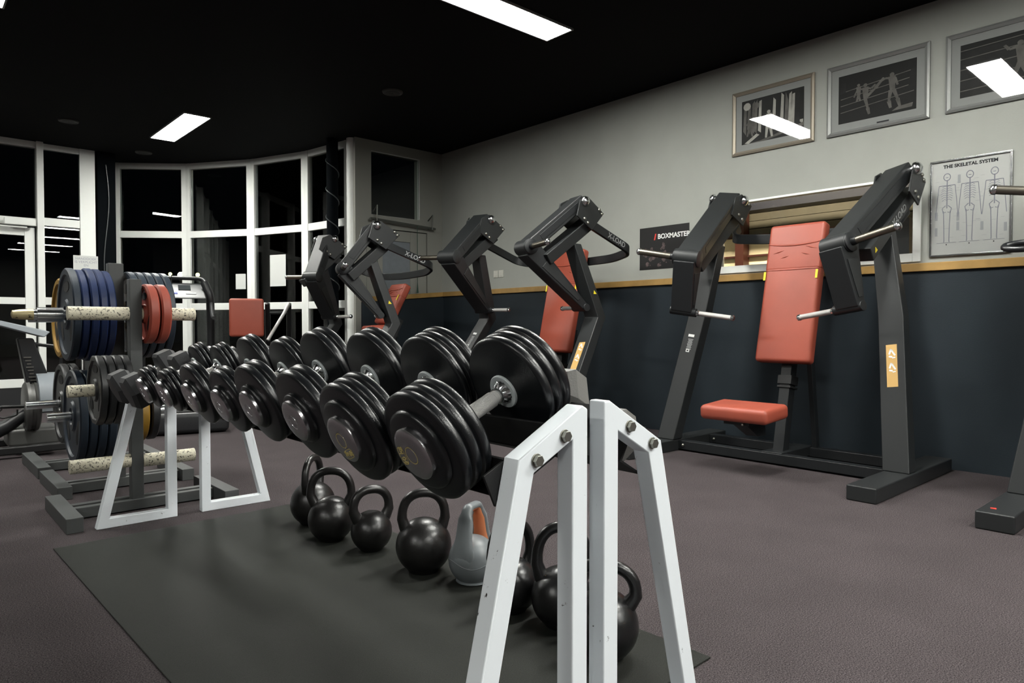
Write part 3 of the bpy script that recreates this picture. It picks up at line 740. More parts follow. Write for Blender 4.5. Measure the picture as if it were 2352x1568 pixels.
# ------------------------------------------------------------------ plate-loaded press machines
def press_machine(cfg):
    k = cfg.get('scale', 1.0)
    root = thing('press_machine', cfg['label'], 'weight machine', (cfg['x'], cfg['y'], 0), (0, 0, R(cfg.get('yaw', 0))), 'plate-loaded press machines')
    c = cfg
    def solid(name, bm, m, parent=root, bevel=0.006, **kw): return obj(name, bm, m, parent, bevel=bevel, **kw)
    for sg in c.get('sides', (1, -1)):
        def P(x, off, z): return V((x * k, sg * off * k, z * k))
        # foot
        bm = BM(); f0, f1 = c['foot']
        a, b = P(f0, 0.742, 0.0), P(f1, 0.900, 0.085); box2(bm, a, b); solid('foot', bm, M_frame, bevel=0.008)
        # upright: three sections
        def sec(x, off, z, d, w): return [P(x, off - w / 2, z), P(x, off + w / 2, z), P(x + d, off + w / 2, z), P(x + d, off - w / 2, z)]
        bx, bend, top = c['base'], c['bend'], c['top']
        bm = BM()
        loft(bm, [sec(bx, 0.815, 0.085, 0.11, 0.150), sec(bend[0], bend[1], bend[2], 0.10, 0.148), sec(top[0], top[1], top[2], 0.085, 0.12)])
        up = solid('upright', bm, M_frame, bevel=0.007)
        d_ = (P(*bend) - P(bx, 0.815, 0.085)).normalized(); side = V((0, 1, 0))
        side = (side - d_ * side.dot(d_)).normalized(); nrm = d_.cross(side).normalized()
        if nrm.x > 0: nrm = -nrm
        def on_front(t): return P(bx, 0.815, 0.085).lerp(P(*bend), t) + nrm * 0.0012
        def patch(name, t, w, h, m, parent=up, dy=0.0, lift=0.0, tw=0.0):
            o = on_front(t) + side * dy + nrm * lift; bm = BM(); cs, sn_ = math.cos(tw), math.sin(tw)
            q = [o + (side * (x * cs - y * sn_) + d_ * (x * sn_ + y * cs)) for x, y in ((-w / 2, -h / 2), (w / 2, -h / 2), (w / 2, h / 2), (-w / 2, h / 2))]
            prism(bm, q, -nrm * 0.0016); return obj(name, bm, m, parent)
        if sg == -1 and c.get('tan', True):
            st = patch('sticker', 0.665, 0.062, 0.265, M_tan)
            st['label'] = 'tan sticker with white scribbled signs'
            for t0 in (0.735, 0.645):
                for (dx, dz, w, h, tw) in ((0.008, 0.02, 0.010, 0.035, 0.3), (-0.010, 0.012, 0.010, 0.040, -0.5), (0.006, -0.012, 0.020, 0.010, 0.2), (-0.012, -0.020, 0.018, 0.007, -0.2), (0.0, 0.030, 0.016, 0.008, 0.6)):
                    patch('scribble', t0 + dz / 1.0, w, h, M_white, st, dx, 0.0012, tw)
        if sg == 1:
            patch('label_plate', 0.845, 0.052, 0.020, M_white)
            lb = patch('label_plate', 0.775, 0.050, 0.105, M_frame2)
            for r_ in range(11): patch('print_line', 0.815 - 0.0080 * r_, 0.046 - 0.016 * ((r_ * 7) % 5) / 5, 0.0042, M_greytext, lb, 0.004 * ((r_ * 3) % 3 - 1), 0.0012)
            patch('print_line', 0.722, 0.030, 0.022, M_white, lb, 0, 0.0012)
            patch('print_line', 0.722, 0.016, 0.010, M_frame2, lb, 0, 0.0022)
        # fixed link bar and rear bracket
        l0, l1 = c['link']
        bm = BM(); a, b = P(*l0), P(*l1); dl = (b - a).normalized()
        bar(bm, a, b, 0.145 * k, 0.092 * k, side=(0, 1, 0)); lk = solid('link_bar', bm, M_frame)
        un = V((0, 1, 0)).cross(dl)
        if un.z < 0: un = -un
        bu, tu = P(*bend), P(*top)
        if c.get('text_on') == 'link': tri, dl_, un_, hold = a + dl * 0.055 + V((0, sg * 0.0733 * k, 0)), dl, un, lk
        else:
            dl_, un_ = V((1, 0, 0)), (tu - bu).normalized(); tri = bu.lerp(tu, 0.34) + V((0.055 * k, sg * 0.0715 * k, 0)); hold = up
        bm = BM()
        prism(bm, [tri - dl_ * 0.017 - un_ * 0.013, tri + dl_ * 0.017 - un_ * 0.013, tri + un_ * 0.018], (0, sg * 0.0016, 0))
        obj('warning_triangle', bm, M_yellow, hold)['label'] = 'yellow warning triangle'
        if c.get('text_on') == 'link':
            rd = dl if sg < 0 else -dl
            text_obj('lettering', 'X-LOAD', 0.062, a.lerp(b, 0.60) + V((0, sg * 0.0735 * k, 0)), rd, un, M_greytext, lk, bold=0.001)
        piv, elb, bot = P(*c['pivot']), P(*(c['elbow_left'] if sg == 1 and 'elbow_left' in c else c['elbow'])), P(*c['bottom'])
        p_ = (piv - elb).normalized(); d2_ = (bot - elb).normalized()
        o_ = p_.cross(d2_).normalized()
        if o_.y * sg < 0: o_ = -o_
        hw = 0.085 * k
        # bracket plates
        for so in (-1, 1):
            cpt = [(x, z) for x, z in c['bracket']]
            yy = c['pivot'][1] + so * 0.105
            bm = BM(); prism(bm, [P(x, yy, z) for x, z in cpt], (0, so * sg * 0.012 * k, 0)); br = solid('pivot_bracket', bm, M_frame, bevel=0.004)
            for x, z in c['bolts']:
                bm = BM(); q = P(x, yy, z) + V((0, so * sg * 0.012 * k, 0)); sphere(bm, q, 0.0145 * k, 8, (1, 0.8, 1)); obj('bolt', bm, M_bolt, br)
        for so in (-1, 1):
            bm = BM(); q0 = piv + o_ * so * (hw + 0.015); lathe(bm, [(-0.02, 0.030 * k), (0.014, 0.030 * k), (0.016, 0.042 * k), (0.030, 0.041 * k), (0.044, 0.032 * k), (0.053, 0.017 * k), (0.055, 0.001)], q0, o_ * so, 24); obj('pivot_cap', bm, M_chrome, root)
        # lever arm: box from elbow to pivot with recessed side
        bm = BM(); un2 = p_.cross(o_).normalized()
        if un2.z < 0: un2 = -un2
        bar(bm, elb, piv + p_ * 0.03, hw * 2, 0.105 * k, side=o_); la = solid('lever_arm', bm, M_frame, bevel=0.010)
        for so in (-1, 1):
            bm = BM(); q = (elb + piv) / 2 + o_ * so * hw; L = (piv - elb).length
            bar(bm, q - p_ * (L * 0.5 - 0.12 * k), q + p_ * (L * 0.5 - 0.05 * k), 0.006, 0.050 * k, side=o_); obj('side_panel', bm, M_frame2, la, bevel=0.002)
        bm = BM(); lathe(bm, [(-hw - 0.004, 0.056 * k), (-hw, 0.062 * k), (hw, 0.062 * k), (hw + 0.004, 0.056 * k)], elb, o_, 32); solid('elbow_hub', bm, M_frame, bevel=0.0)
        bm = BM(); lathe(bm, [(hw, 0.060 * k), (hw + 0.012, 0.060 * k), (hw + 0.016, 0.052 * k), (hw + 0.016, 0.026 * k), (hw + 0.045, 0.024 * k), (hw + 0.046, 0.001)], elb, o_, 32); hc = solid('hub_flange', bm, M_frame2, bevel=0.0)
        # press arm: tapered box from elbow down to the grip tube
        t0, t1 = c['arm_t']
        ud = o_.cross(d2_).normalized()
        bm = BM()
        def asec(q, w, t): return [q - o_ * w - ud * t / 2, q + o_ * w - ud * t / 2, q + o_ * w + ud * t / 2, q - o_ * w + ud * t / 2]
        loft(bm, [asec(elb + d2_ * 0.02, hw * 0.92, t0 * k), asec(bot - d2_ * 0.0, hw * 0.92, t1 * k)])
        pa = solid('press_arm', bm, M_frame2, bevel=0.008)
        for so in (-1, 1):
            bm = BM(); loft(bm, [[q + o_ * so * hw * 0.93 + ud * e + o_ * h_ for e, h_ in ((-w_, 0), (w_, 0), (w_, so * 0.004), (-w_, so * 0.004))] for q, w_ in ((elb.lerp(bot, 0.26), t0 * k * 0.30), (elb.lerp(bot, 0.86), t1 * k * 0.24))])
            obj('side_panel', bm, M_frame, pa, bevel=0.0015)
        bm = BM(); cyl(bm, bot - o_ * (hw + 0.02), bot + o_ * (hw + 0.004), 0.031 * k, 24); solid('grip_tube', bm, M_frame2, bevel=0.003)
        g0 = bot - o_ * (hw + 0.018); gd = -o_
        L = c['grip'] * k
        bm = BM(); lathe(bm, [(0, 0.016), (0.004, 0.021), (0.018, 0.021), (0.022, 0.0165), (L - 0.022, 0.0165), (L - 0.018, 0.021), (L - 0.006, 0.021), (L, 0.015), (L, 0.001)], g0, gd, 20)
        hd = solid('handle', bm, M_chrome, bevel=0.0)
        bm = BM(); lathe(bm, [(0.024, 0.0172), (L - 0.024, 0.0172)], g0, gd, 20); obj('knurled_sleeve', bm, M_knurl, hd)
        # weight horn
        h0 = elb + o_ * (hw + 0.045); HL = c['horn'] * k
        hdirv = (o_ + V((0, 0, c.get('horn_up', 0)))).normalized()
        bm = BM(); lathe(bm, [(0, 0.022), (HL - 0.03, 0.022)], h0, hdirv, 24); wh = solid('weight_horn', bm, mat('horn_steel', (126, 121, 110), 0.36, 0.95), bevel=0.0)
        bm = BM(); lathe(bm, [(HL - 0.03, 0.012), (HL - 0.03, 0.023), (HL - 0.027, 0.0255), (HL - 0.014, 0.0255), (HL - 0.005, 0.019), (HL, 0.006), (HL + 0.001, 0.001)], h0, hdirv, 24); obj('end_cap', bm, M_chrome, wh)
    # rear loop tube joining both sides
    half = [V((x * k, off * k, z * k)) for x, off, z in c['loop']]
    pts = [V((p.x, -p.y, p.z)) for p in half] + [p for p in half[::-1]]
    path = round_path(pts, 0.10 * k, 6)
    bm = BM(); ribbon(bm, path, 0.075 * k, 0.030 * k); lp = solid('loop_tube', bm, M_frame2, bevel=0.006)
    if c.get('text_on') == 'loop':
        a, b = half[0], half[1]
        for sg in (-1, 1):
            aa, b2 = V((a.x, sg * a.y, a.z)), V((b.x, sg * b.y, b.z)); rd = (b2 - aa).normalized() * (1 if sg < 0 else -1)
            dd = rd; upv = V((0, 0, 1)) - dd * dd.z
            s_ = dd.cross(V((0, 0, 1))).normalized()
            text_obj('lettering', 'X-LOAD', 0.062 * k, aa.lerp(b2, 0.62) + s_ * 0.0158 * k, rd, upv, M_greytext, lp, bold=0.001)
    # base cross bars
    for x in c['bars']:
        bm = BM(); box2(bm, ((x) * k, -0.742 * k, 0.012), ((x + 0.075) * k, 0.742 * k, 0.078 * k)); cb = solid('base_bar', bm, M_frame2, bevel=0.004)
        for y in (-0.70, 0.70):
            bm = BM(); sphere(bm, ((x - 0.002) * k, y * k, 0.045), 0.012, 6); obj('bolt', bm, M_bolt, cb)
    # pad, seat, posts
    pb, pt = c['pad']; w = c.get('pad_w', 0.40) * k
    a, b = V((pb[0] * k, 0, pb[1] * k)), V((pt[0] * k, 0, pt[1] * k)); d = (b - a); L = d.length; d.normalize()
    ny = V((0, 1, 0)); nn = d.cross(ny).normalized()
    if nn.x > 0: nn = -nn
    rot = Matrix((-nn, ny, d)).transposed()
    mid = (a + b) / 2 - nn * 0.045
    bm = BM(); rbox(bm, mid, (0.09 * k, w, L), 0.026, rot); pad = obj('back_pad', bm, M_red, root, sharp=70)
    if c.get('cover', True):
        f0 = 0.66
        cm = a.lerp(b, (f0 + 1.006) / 2) - nn * 0.045; cl = L * (1.012 - f0)
        bm = BM(); rbox(bm, cm, (0.094 * k, w + 0.006, cl), 0.026, rot, 6)
        # two soft folds across the cover
        for v in bm.verts:
            q = v.co - a; t = q.dot(d) / L; y = v.co.y / (w / 2)
        cov = obj('pad_cover', bm, M_red, pad, sharp=70)
        for t, sag, th in ((0.862, 0.018, 0.007), (f0 + 0.004, 0.0, 0.003)):
            path = [a.lerp(b, t) + nn * 0.0016 + ny * (w * 0.49) * u - d * sag * (1 - u * u) for u in [i / 10 - 1 for i in range(21)]]
            bm = BM(); tube(bm, path, [th * (0.5 + 0.5 * (1 - abs(i / 10 - 1) ** 2)) for i in range(21)], 8); obj('fold', bm, M_red, cov, sharp=80)
        for yy, tt, ln, dz in ((-0.62, 0.82, 0.10, 0.03), (0.55, 0.80, 0.09, -0.025), (-0.45, 0.775, 0.07, 0.02), (0.30, 0.76, 0.07, -0.02)):
            p0 = a.lerp(b, tt) + nn * 0.0005 + ny * (w / 2) * yy
            bm = BM(); tube(bm, [p0 - ny * ln * 0.5 - d * dz * 0.5, p0 + nn * 0.003, p0 + ny * ln * 0.5 + d * dz * 0.5], [0.001, 0.005, 0.001], 8); obj('fold', bm, M_red, cov, sharp=80)
        for yy in (-0.455, 0.49):
            o = a.lerp(b, f0 - 0.035) + nn * 0.002 + ny * w * yy
            bm = BM(); box(bm, o, (0.003, 0.016, 0.062), rot); obj('hook_tab', bm, M_yellow, cov)
    sx, sz = c['seat']; sw = c.get('seat_w', 0.47) * k
    bm = BM(); rbox(bm, ((sx + 0.15) * k, 0, sz * k), (0.30 * k, sw, 0.095 * k), 0.030, Euler((0, R(c.get('seat_tilt', -4)), 0)).to_matrix()); obj('seat', bm, M_red, root, sharp=70)
    bm = BM(); box2(bm, ((sx + 0.06) * k, -0.09 * k, (sz - 0.078) * k), ((sx + 0.34) * k, 0.09 * k, (sz - 0.052) * k))
    loft(bm, [[V((x * k, y * k, (sz - 0.08) * k)) for x, y in ((sx + 0.10, -0.05), (sx + 0.34, -0.05), (sx + 0.34, 0.05), (sx + 0.10, 0.05))], [V((x * k, y * k, (sz - 0.17) * k)) for x, y in ((sx + 0.26, -0.045), (sx + 0.36, -0.045), (sx + 0.36, 0.045), (sx + 0.26, 0.045))]])
    sb = solid('seat_bracket', bm, M_frame2, bevel=0.003)
    for x, y, z in ((sx + 0.30, -0.10, sz - 0.07), (sx + 0.30, -0.095, sz - 0.035), (sx + 0.05, -0.05, sz - 0.07)):
        bm = BM(); sphere(bm, (x * k, y * k, z * k), 0.010 * k, 6); obj('bolt', bm, M_bolt, sb)
    bm = BM(); p0, p1 = V((c['post'][0] * k, 0, 0.06)), V((a.x - nn.x * 0.13 + d.x * L * 0.4, 0, (a + d * L * 0.4).z))
    bar(bm, p0, p1, 0.075 * k, 0.085 * k, side=(0, 1, 0)); solid('seat_post', bm, M_frame2, bevel=0.004)
    bm = BM(); q = p0.lerp(p1, 0.46); bar(bm, q, p0.lerp(p1, 0.52), 0.10 * k, 0.11 * k, side=(0, 1, 0)); bar(bm, p0.lerp(p1, 0.435), p0.lerp(p1, 0.45), 0.10 * k, 0.11 * k, side=(0, 1, 0)); solid('post_clamp', bm, M_black, bevel=0.004)
    bm = BM(); x0, x1 = min(c['bars']), max(c['bars']); box2(bm, ((x0 + 0.01) * k, -0.075 * k, 0.020), ((x1 + 0.06) * k, 0.075 * k, 0.086 * k)); solid('base_plate', bm, M_frame2, bevel=0.004)
    bm = BM(); bar(bm, V(((x1 + 0.04) * k, -0.10 * k, 0.08)), (b * 0.25 + a * 0.75) - nn * 0.16 + V((0, -0.10 * k, 0)), 0.035, 0.05, side=(0, 1, 0)); solid('rear_strut', bm, M_frame2, bevel=0.003)
    return root
# all x values are measured from the right wall line of the first machine (world x), shifted to the root
def shift(cfg, dx):
    c = dict(cfg)
    for kx in ('foot', 'bars'): c[kx] = [v - dx for v in c[kx]]
    c['base'] -= dx
    for kx in ('bend', 'top', 'pivot', 'elbow', 'bottom', 'seat', 'post'): c[kx] = (c[kx][0] - dx,) + tuple(c[kx][1:])
    for kx in ('link', 'bracket', 'bolts', 'loop', 'pad'): c[kx] = [(p[0] - dx,) + tuple(p[1:]) for p in c[kx]]
    return c
M1 = dict(foot=[3.87, 5.14], base=4.39, bend=(4.62, 0.695, 1.02), top=(4.70, 0.605, 1.56),
          link=[(4.41, 0.592, 1.380), (5.02, 0.63, 1.83)], pivot=(4.95, 0.62, 1.945), elbow=(4.25, 0.525, 1.435), bottom=(4.28, 0.59, 1.057),
          bracket=[(4.80, 1.80), (4.86, 1.94), (4.95, 1.975), (5.10, 1.90), (4.97, 1.73)], bolts=[(5.05, 1.905), (5.02, 1.935), (4.90, 1.81), (4.95, 1.78)],
          loop=[(5.11, 0.62, 1.74), (4.97, 0.60, 1.635), (5.01, 0.30, 1.61), (5.02, 0.10, 1.61)], bars=[4.46, 4.89], pad=[(4.59, 0.700), (4.82, 1.675)], seat=(3.95, 0.395),
          post=(4.60,), arm_t=(0.17, 0.07), grip=0.275, horn=0.27, horn_up=0.05, text_on='link')
X1 = 4.50
m1 = shift(M1, X1); m1.update(x=X1, y=2.31, label='large press machine before the hall window, its red pad and seat in full view')
press_machine(m1)
m4 = shift(M1, X1); m4['elbow'] = (4.25 - X1, 0.525, 1.565); m4.update(horn=0.29, x=X1 - 0.10, y=0.04, label='press machine cut off by the right edge, only foot and steel horn showing', tan=False)
p4 = press_machine(m4)
# the grey rubber loop grip and red mark on this machine only
bm = BM()
lc = V((-0.34, 0.79, 1.335))
ring = [lc + V((0.03 * math.sin(2 * math.pi * q / 28), 0.075 * math.cos(2 * math.pi * q / 28), 0.018 * math.sin(2 * math.pi * q / 28))) for q in range(28)]
tube(bm, ring, 0.0155, 12, closed=True); lg = obj('loop_grip', bm, M_rubber, p4, sharp=80)
bm = BM(); cyl(bm, lc + V((0, -0.055, -0.028)), lc + V((0, -0.085, -0.030)), 0.021, 16); cyl(bm, lc + V((0, -0.085, -0.028)), lc + V((0.0, -0.23, -0.02)), 0.013, 12); obj('chrome_joint', bm, M_chrome, lg)
bm = BM(); q = V((-0.53, 0.845, 0.0856)); prism(bm, [q + V((-0.012, -0.012, 0)), q + V((0.016, -0.004, 0)), q + V((0.008, 0.018, 0)), q + V((-0.010, 0.012, 0))], (0, 0, 0.0008)); obj('red_mark', bm, M_redst, p4)

M2 = dict(foot=[3.58, 4.80], base=3.69, bend=(4.31, 0.695, 1.02), top=(4.13, 0.61, 1.62),
          link=[(3.87, 0.575, 1.475), (4.34, 0.62, 1.81)], pivot=(4.215, 0.62, 1.955), elbow=(3.75, 0.50, 1.57), bottom=(4.255, 0.633, 1.10),
          bracket=[(4.09, 1.83), (4.13, 1.96), (4.22, 2.00), (4.42, 1.88), (4.27, 1.73)], bolts=[(4.36, 1.905), (4.39, 1.875), (4.18, 1.815), (4.22, 1.785)],
          loop=[(4.24, 0.72, 1.79), (4.80, 0.72, 1.60), (4.88, 0.45, 1.56), (4.88, 0.10, 1.55)], bars=[4.20, 4.66], pad=[(4.54, 0.715), (4.76, 1.66)], seat=(4.02, 0.40),
          post=(4.60,), arm_t=(0.15, 0.06), grip=0.20, horn=0.235, horn_up=0.03, text_on='loop')
X2 = 4.20
m2 = shift(M2, X2); m2.update(x=X2, y=4.50, label='middle press machine of the row, left of the dark boxing poster')
press_machine(m2)
m3 = shift(M2, X2)
m3.update(x=3.36, y=6.15, yaw=-5, scale=0.95, label='furthest press machine, by the white door, with a reclined red pad', tan=False)
m3['elbow'] = (m3['elbow'][0] + 0.17, 0.52, 1.545); m3['elbow_left'] = (m3['elbow'][0] + 0.10, 0.50, 1.53); m3['link'] = [(m3['link'][0][0] + 0.08, 0.585, 1.46), m3['link'][1]]
m3['pad'] = [(0.36, 1.04), (0.58, 1.46)]; m3['foot'] = [-0.78, 0.12]; m3['bars'] = [-0.30, 0.03]; m3['seat'] = (0.20, 0.96); m3['seat_w'] = 0.26; m3['post'] = (0.06,); m3['pad_w'] = 0.33
press_machine(m3)

# ------------------------------------------------------------------ plate trees and their weight plates
def plate_tree(label, x, y, post_top, sleeves, foot_y, xl=(-0.36, -0.29), xr=(0.37, 0.445), post_w=0.057):
    """x,y: foot of the post; sleeves: (x0, x1, z, radius, material)"""
    root = thing('plate_tree', label, 'plate rack', (x, y, 0), (0, 0, 0), 'plate trees by the windows')
    for a, b in (xl, xr):
        bm = BM(); box2(bm, (a, foot_y[0] + (0.065 if a > 0 else 0), 0), (b, foot_y[1], 0.07)); obj('foot', bm, M_tree, root, bevel=0.003)
    for y0 in (-0.045, 0.035):
        bm = BM(); box2(bm, (xl[1], y0, 0.006), (xr[0], y0 + 0.042, 0.058)); obj('base_bar', bm, M_tree, root, bevel=0.003)
    bm = BM(); box2(bm, (-post_w / 2, -0.03, 0.02), (post_w / 2, 0.03, post_top)); obj('post', bm, M_tree, root, bevel=0.003)
    for x0, x1, z, r, m in sleeves:
        bm = BM()
        lathe(bm, [(x0, r * 0.72), (x0 + 0.0005 if x1 > x0 else x0 - 0.0005, r), (x1, r), (x1, r * 0.7)], (0, 0, z), (1, 0, 0), 28); sl = obj('sleeve', bm, m, root)
    return root
def weight_plate(label, c, r, t, m, group, sides=48, hole_ovals=True, bore=0.0325):
    """disc across x, outer face towards -x"""
    root = thing('weight_plate', label, 'weight plate', c, (0, 0, 0), group)
    bm = BM()
    e = t * 0.16; ri = r * 0.86; rh = r * 0.30
    prof = [(-t / 2 + e, bore), (-t / 2 + e, rh * 0.55), (-t / 2, rh * 0.62), (-t / 2, rh), (-t / 2 + e * 1.6, rh * 1.12), (-t / 2 + e * 1.6, ri * 0.97), (-t / 2, ri), (-t / 2, r - e * 1.2), (-t / 2 + e, r), (t / 2 - e, r), (t / 2, r - e * 1.2), (t / 2, ri), (t / 2 - e * 1.6, ri * 0.97), (t / 2 - e * 1.6, rh * 1.12), (t / 2, rh), (t / 2, rh * 0.62), (t / 2 - e, rh * 0.55), (t / 2 - e, bore)]
    rings = [[(s, q * math.cos(2 * math.pi * (k + 0.5) / sides), q * math.sin(2 * math.pi * (k + 0.5) / sides)) for k in range(sides)] for s, q in prof]
    loft(bm, rings + [rings[0]], cap=False); bmesh.ops.remove_doubles(bm, verts=bm.verts[:], dist=1e-5)
    d = obj('disc', bm, m, root, sharp=35)
    if hole_ovals:
        for k in range(3):
            a = R(90 + 120 * k); bm = BM(); q = V((-t / 2 + e * 1.5 - 0.0006, math.cos(a) * r * 0.60, math.sin(a) * r * 0.60))
            tg = V((0, -math.sin(a), math.cos(a))); rd = V((0, math.cos(a), math.sin(a)))
            prism(bm, [q + tg * u * r * 0.30 + rd * v * r * 0.115 for u, v in roundrect(2, 2, 0.95, 5)], (-0.0012, 0, 0)); obj('grip_hole_shade', bm, M_flatblack, d)  # raised black ovals imitate the shade inside open grip holes
    return root
T1 = (0.94, 3.96); T2 = (0.985, 4.58); T3 = (1.0, 5.38)
plate_tree('front grey plate tree, nearest the dumbbells, with worn cream sleeves', *T1, 1.19,
           [(-0.297, -0.0285, 1.012, 0.034, M_cream), (0.0285, 0.293, 1.012, 0.034, M_cream), (-0.302, -0.0285, 0.628, 0.030, M_cream), (-0.297, -0.0285, 0.255, 0.034, M_cream), (0.0285, 0.285, 0.248, 0.034, M_cream)], (-0.29, 0.29))
t2 = plate_tree('middle plate tree loaded with dark blue plates and chrome sleeves', *T2, 1.315,
           [(-0.40, -0.04, 1.012, 0.030, M_chrome), (0.04, 0.30, 1.012, 0.028, M_chrome), (-0.345, -0.04, 0.436, 0.027, M_chrome), (0.04, 0.27, 0.436, 0.027, M_chrome)], (-0.17, 0.44), (-0.325, -0.255), (0.33, 0.40), 0.08)
bm = BM(); lathe(bm, [(-0.385, 0.030), (-0.385, 0.041), (-0.262, 0.041), (-0.262, 0.030)], (0, 0, 1.012), (1, 0, 0), 28); obj('collar', bm, M_chrome, t2)
bm = BM(); lathe(bm, [(-0.50, 0.008), (-0.495, 0.022), (-0.46, 0.028), (-0.42, 0.030), (-0.40, 0.030)], (0, 0, 1.012), (1, 0, 0), 24); obj('worn_tip', bm, mat('worn_tip', (196, 182, 140), 0.4, 0.5, chip=(60, 54, 44), chip_at=0.6, chip_scale=30), t2)
plate_tree('rear plate tree behind the blue plates, closest to the windows', *T3, 1.28,
           [(-0.34, -0.03, 1.0, 0.028, M_chrome), (-0.36, -0.03, 0.437, 0.027, M_chrome), (0.03, 0.3, 1.0, 0.028, M_chrome)], (-0.26, 0.44), (-0.335, -0.265), (0.33, 0.40), 0.07)
ORD = ['outermost', 'second', 'third', 'fourth', 'innermost']
for i in range(5):
    weight_plate('dark blue weight plate left of the posts at the top, %s of the five' % ORD[i], (0.752 + 0.0425 * i, T2[1], 1.014), (0.262, 0.255, 0.265, 0.262, 0.254)[i], 0.039, M_bluedark if i == 0 else M_blue, 'blue plates on the left')
for i in range(5):
    weight_plate('slate blue weight plate behind the red ones, %s of five counting from the post' % ('first', 'second', 'third', 'fourth', 'fifth')[i], (1.055 + 0.044 * i, T2[1], 1.014), 0.256, 0.038, M_bluedark, 'blue plates on the right')
for i in range(2):
    weight_plate(('red weight plate right of the front post, touching the post', 'red weight plate right of the front post, the outer one of the two')[i], (1.000 + 0.056 * i, T1[1], 1.012), 0.155, 0.048, M_plred, 'red plates', bore=0.036)
for i in range(4):
    weight_plate('twelve-sided black plate on the middle sleeve, %s of four' % ('outermost', 'second', 'third', 'innermost')[i], (0.768 + 0.0385 * i, T1[1], 0.628), 0.178, 0.034, M_plblk, 'twelve-sided plates', 12)
for i in range(4):
    weight_plate('dark slate plate low on the middle tree at left, %s of four' % ('outermost', 'second', 'third', 'innermost')[i], (0.775 + 0.047 * i, T2[1], 0.436), 0.266 - 0.004 * (i % 2), 0.042, M_bluedark, 'plates low on the left')
for i in range(2):
    weight_plate(('black plate low on the rear tree, the outer one', 'black plate low on the rear tree, the inner one')[i], (0.845 + 0.05 * i, T3[1], 0.437), 0.262, 0.044, M_plblk, 'plates on the rear tree')
weight_plate('yellow weight plate peeping out behind the blue plates at top left', (0.846, T3[1], 1.0), 0.262, 0.05, M_plyel, 'yellow plates')
weight_plate('small yellow plate low behind the front post', (1.100, T2[1], 0.436), 0.178, 0.046, M_plyel, 'yellow plates')
weight_plate('small black plate low behind the front post, right of the yellow one', (1.160, T2[1], 0.436), 0.172, 0.046, M_plblk, 'small black plates')

# ------------------------------------------------------------------ exercise bike at the left edge
bk = thing('exercise_bike', 'exercise bike at the left edge, behind the plate trees', 'exercise bike', (0.78, 6.15, 0))
bm = BM(); lathe(bm, [(-0.06, 0.02), (-0.06, 0.165), (-0.05, 0.18), (-0.03, 0.185), (-0.028, 0.172), (-0.005, 0.172), (0.0, 0.185), (0.02, 0.18), (0.03, 0.165), (0.03, 0.02)], (0, 0, 0.36), (1, 0, 0), 40); obj('flywheel', bm, M_plgry, bk)
bm = BM(); secs = []
for k in range(15):
    a = R(-20 + 200 * k / 14); r0, r1 = 0.20, 0.245
    secs.append([(0.10 + w, math.cos(a) * r, 0.36 + math.sin(a) * r) for w, r in ((-0.09, r0), (0.05, r0), (0.06, (r0 + r1) / 2), (0.05, r1), (-0.09, r1))])
loft(bm, secs); obj('shroud', bm, M_plastic, bk)
bm = BM(); loft(bm, [[(x, y, z) for x, y, z in ((-0.03, -0.05, 0.42), (0.14, -0.05, 0.42), (0.14, 0.06, 0.42), (-0.03, 0.06, 0.42))], [(-0.10, -0.04, 0.86), (0.0, -0.04, 0.86), (0.0, 0.05, 0.86), (-0.10, 0.05, 0.86)]]); mast = obj('mast', bm, M_plasticd, bk, bevel=0.012)
for k in range(9): 
    bm = BM(); zz = 0.72 - 0.024 * k; xx = -0.04 + (0.72 - zz) * 0.2; box(bm, (xx, -0.049 - (0.72 - zz) * 0.02, zz), (0.045 - 0.010 * (k % 3), 0.004, 0.009)); obj('print_line', bm, mat('mast_print', (84, 82, 78), 0.6), mast)
bm = BM(); loft(bm, [[(-0.22, -0.10, 0.955), (0.06, -0.10, 0.865), (0.06, 0.12, 0.865), (-0.22, 0.12, 0.955)], [(-0.20, -0.08, 0.985), (0.10, -0.08, 0.905), (0.10, 0.14, 0.915), (-0.20, 0.14, 0.995)]]); obj('console', bm, M_plastic, bk, bevel=0.008)
bm = BM(); tube(bm, [(-0.07, 0.0, 0.83), (0.16, 0.05, 0.79), (0.20, 0.10, 0.785)], 0.013, 12); obj('handlebar', bm, M_plasticd, bk)
bm = BM(); tube(bm, [(0.20, 0.10, 0.785), (0.19, 0.12, 0.62), (0.10, 0.15, 0.36)], 0.011, 10); obj('swing_arm', bm, M_plasticd, bk)
bm = BM(); cyl(bm, (-0.06, 0, 0.36), (-0.20, 0, 0.365), 0.012, 14); ped = obj('pedal_axle', bm, M_black, bk)
bm = BM(); tube(bm, round_path([(-0.19, 0, 0.35), (-0.23, 0.0, 0.31), (-0.19, 0, 0.28), (-0.10, 0, 0.30), (-0.10, 0, 0.34)], 0.03, 4), 0.006, 8); obj('pedal_strap', bm, M_black, ped)
bm = BM(); tube(bm, [(-0.36, 0.0, 0.13), (-0.16, 0.02, 0.22), (0.0, 0.05, 0.34)], [0.06, 0.05, 0.04], 14); obj('foot_lever', bm, M_plasticd, bk)
for y in (-0.10, 0.35):
    bm = BM(); box2(bm, (-0.55, y - 0.03, 0.03), (0.42, y + 0.03, 0.085)); obj('base_bar', bm, M_black, bk, bevel=0.01)
for x in (-0.52, 0.39):
    bm = BM(); box2(bm, (x - 0.04, -0.14, 0.0), (x + 0.04, 0.39, 0.032)); obj('foot', bm, M_black, bk, bevel=0.006)
bm = BM(); box2(bm, (-0.16, -0.02, 0.06), (0.16, 0.26, 0.20)); obj('frame', bm, M_plgry, bk, bevel=0.03)

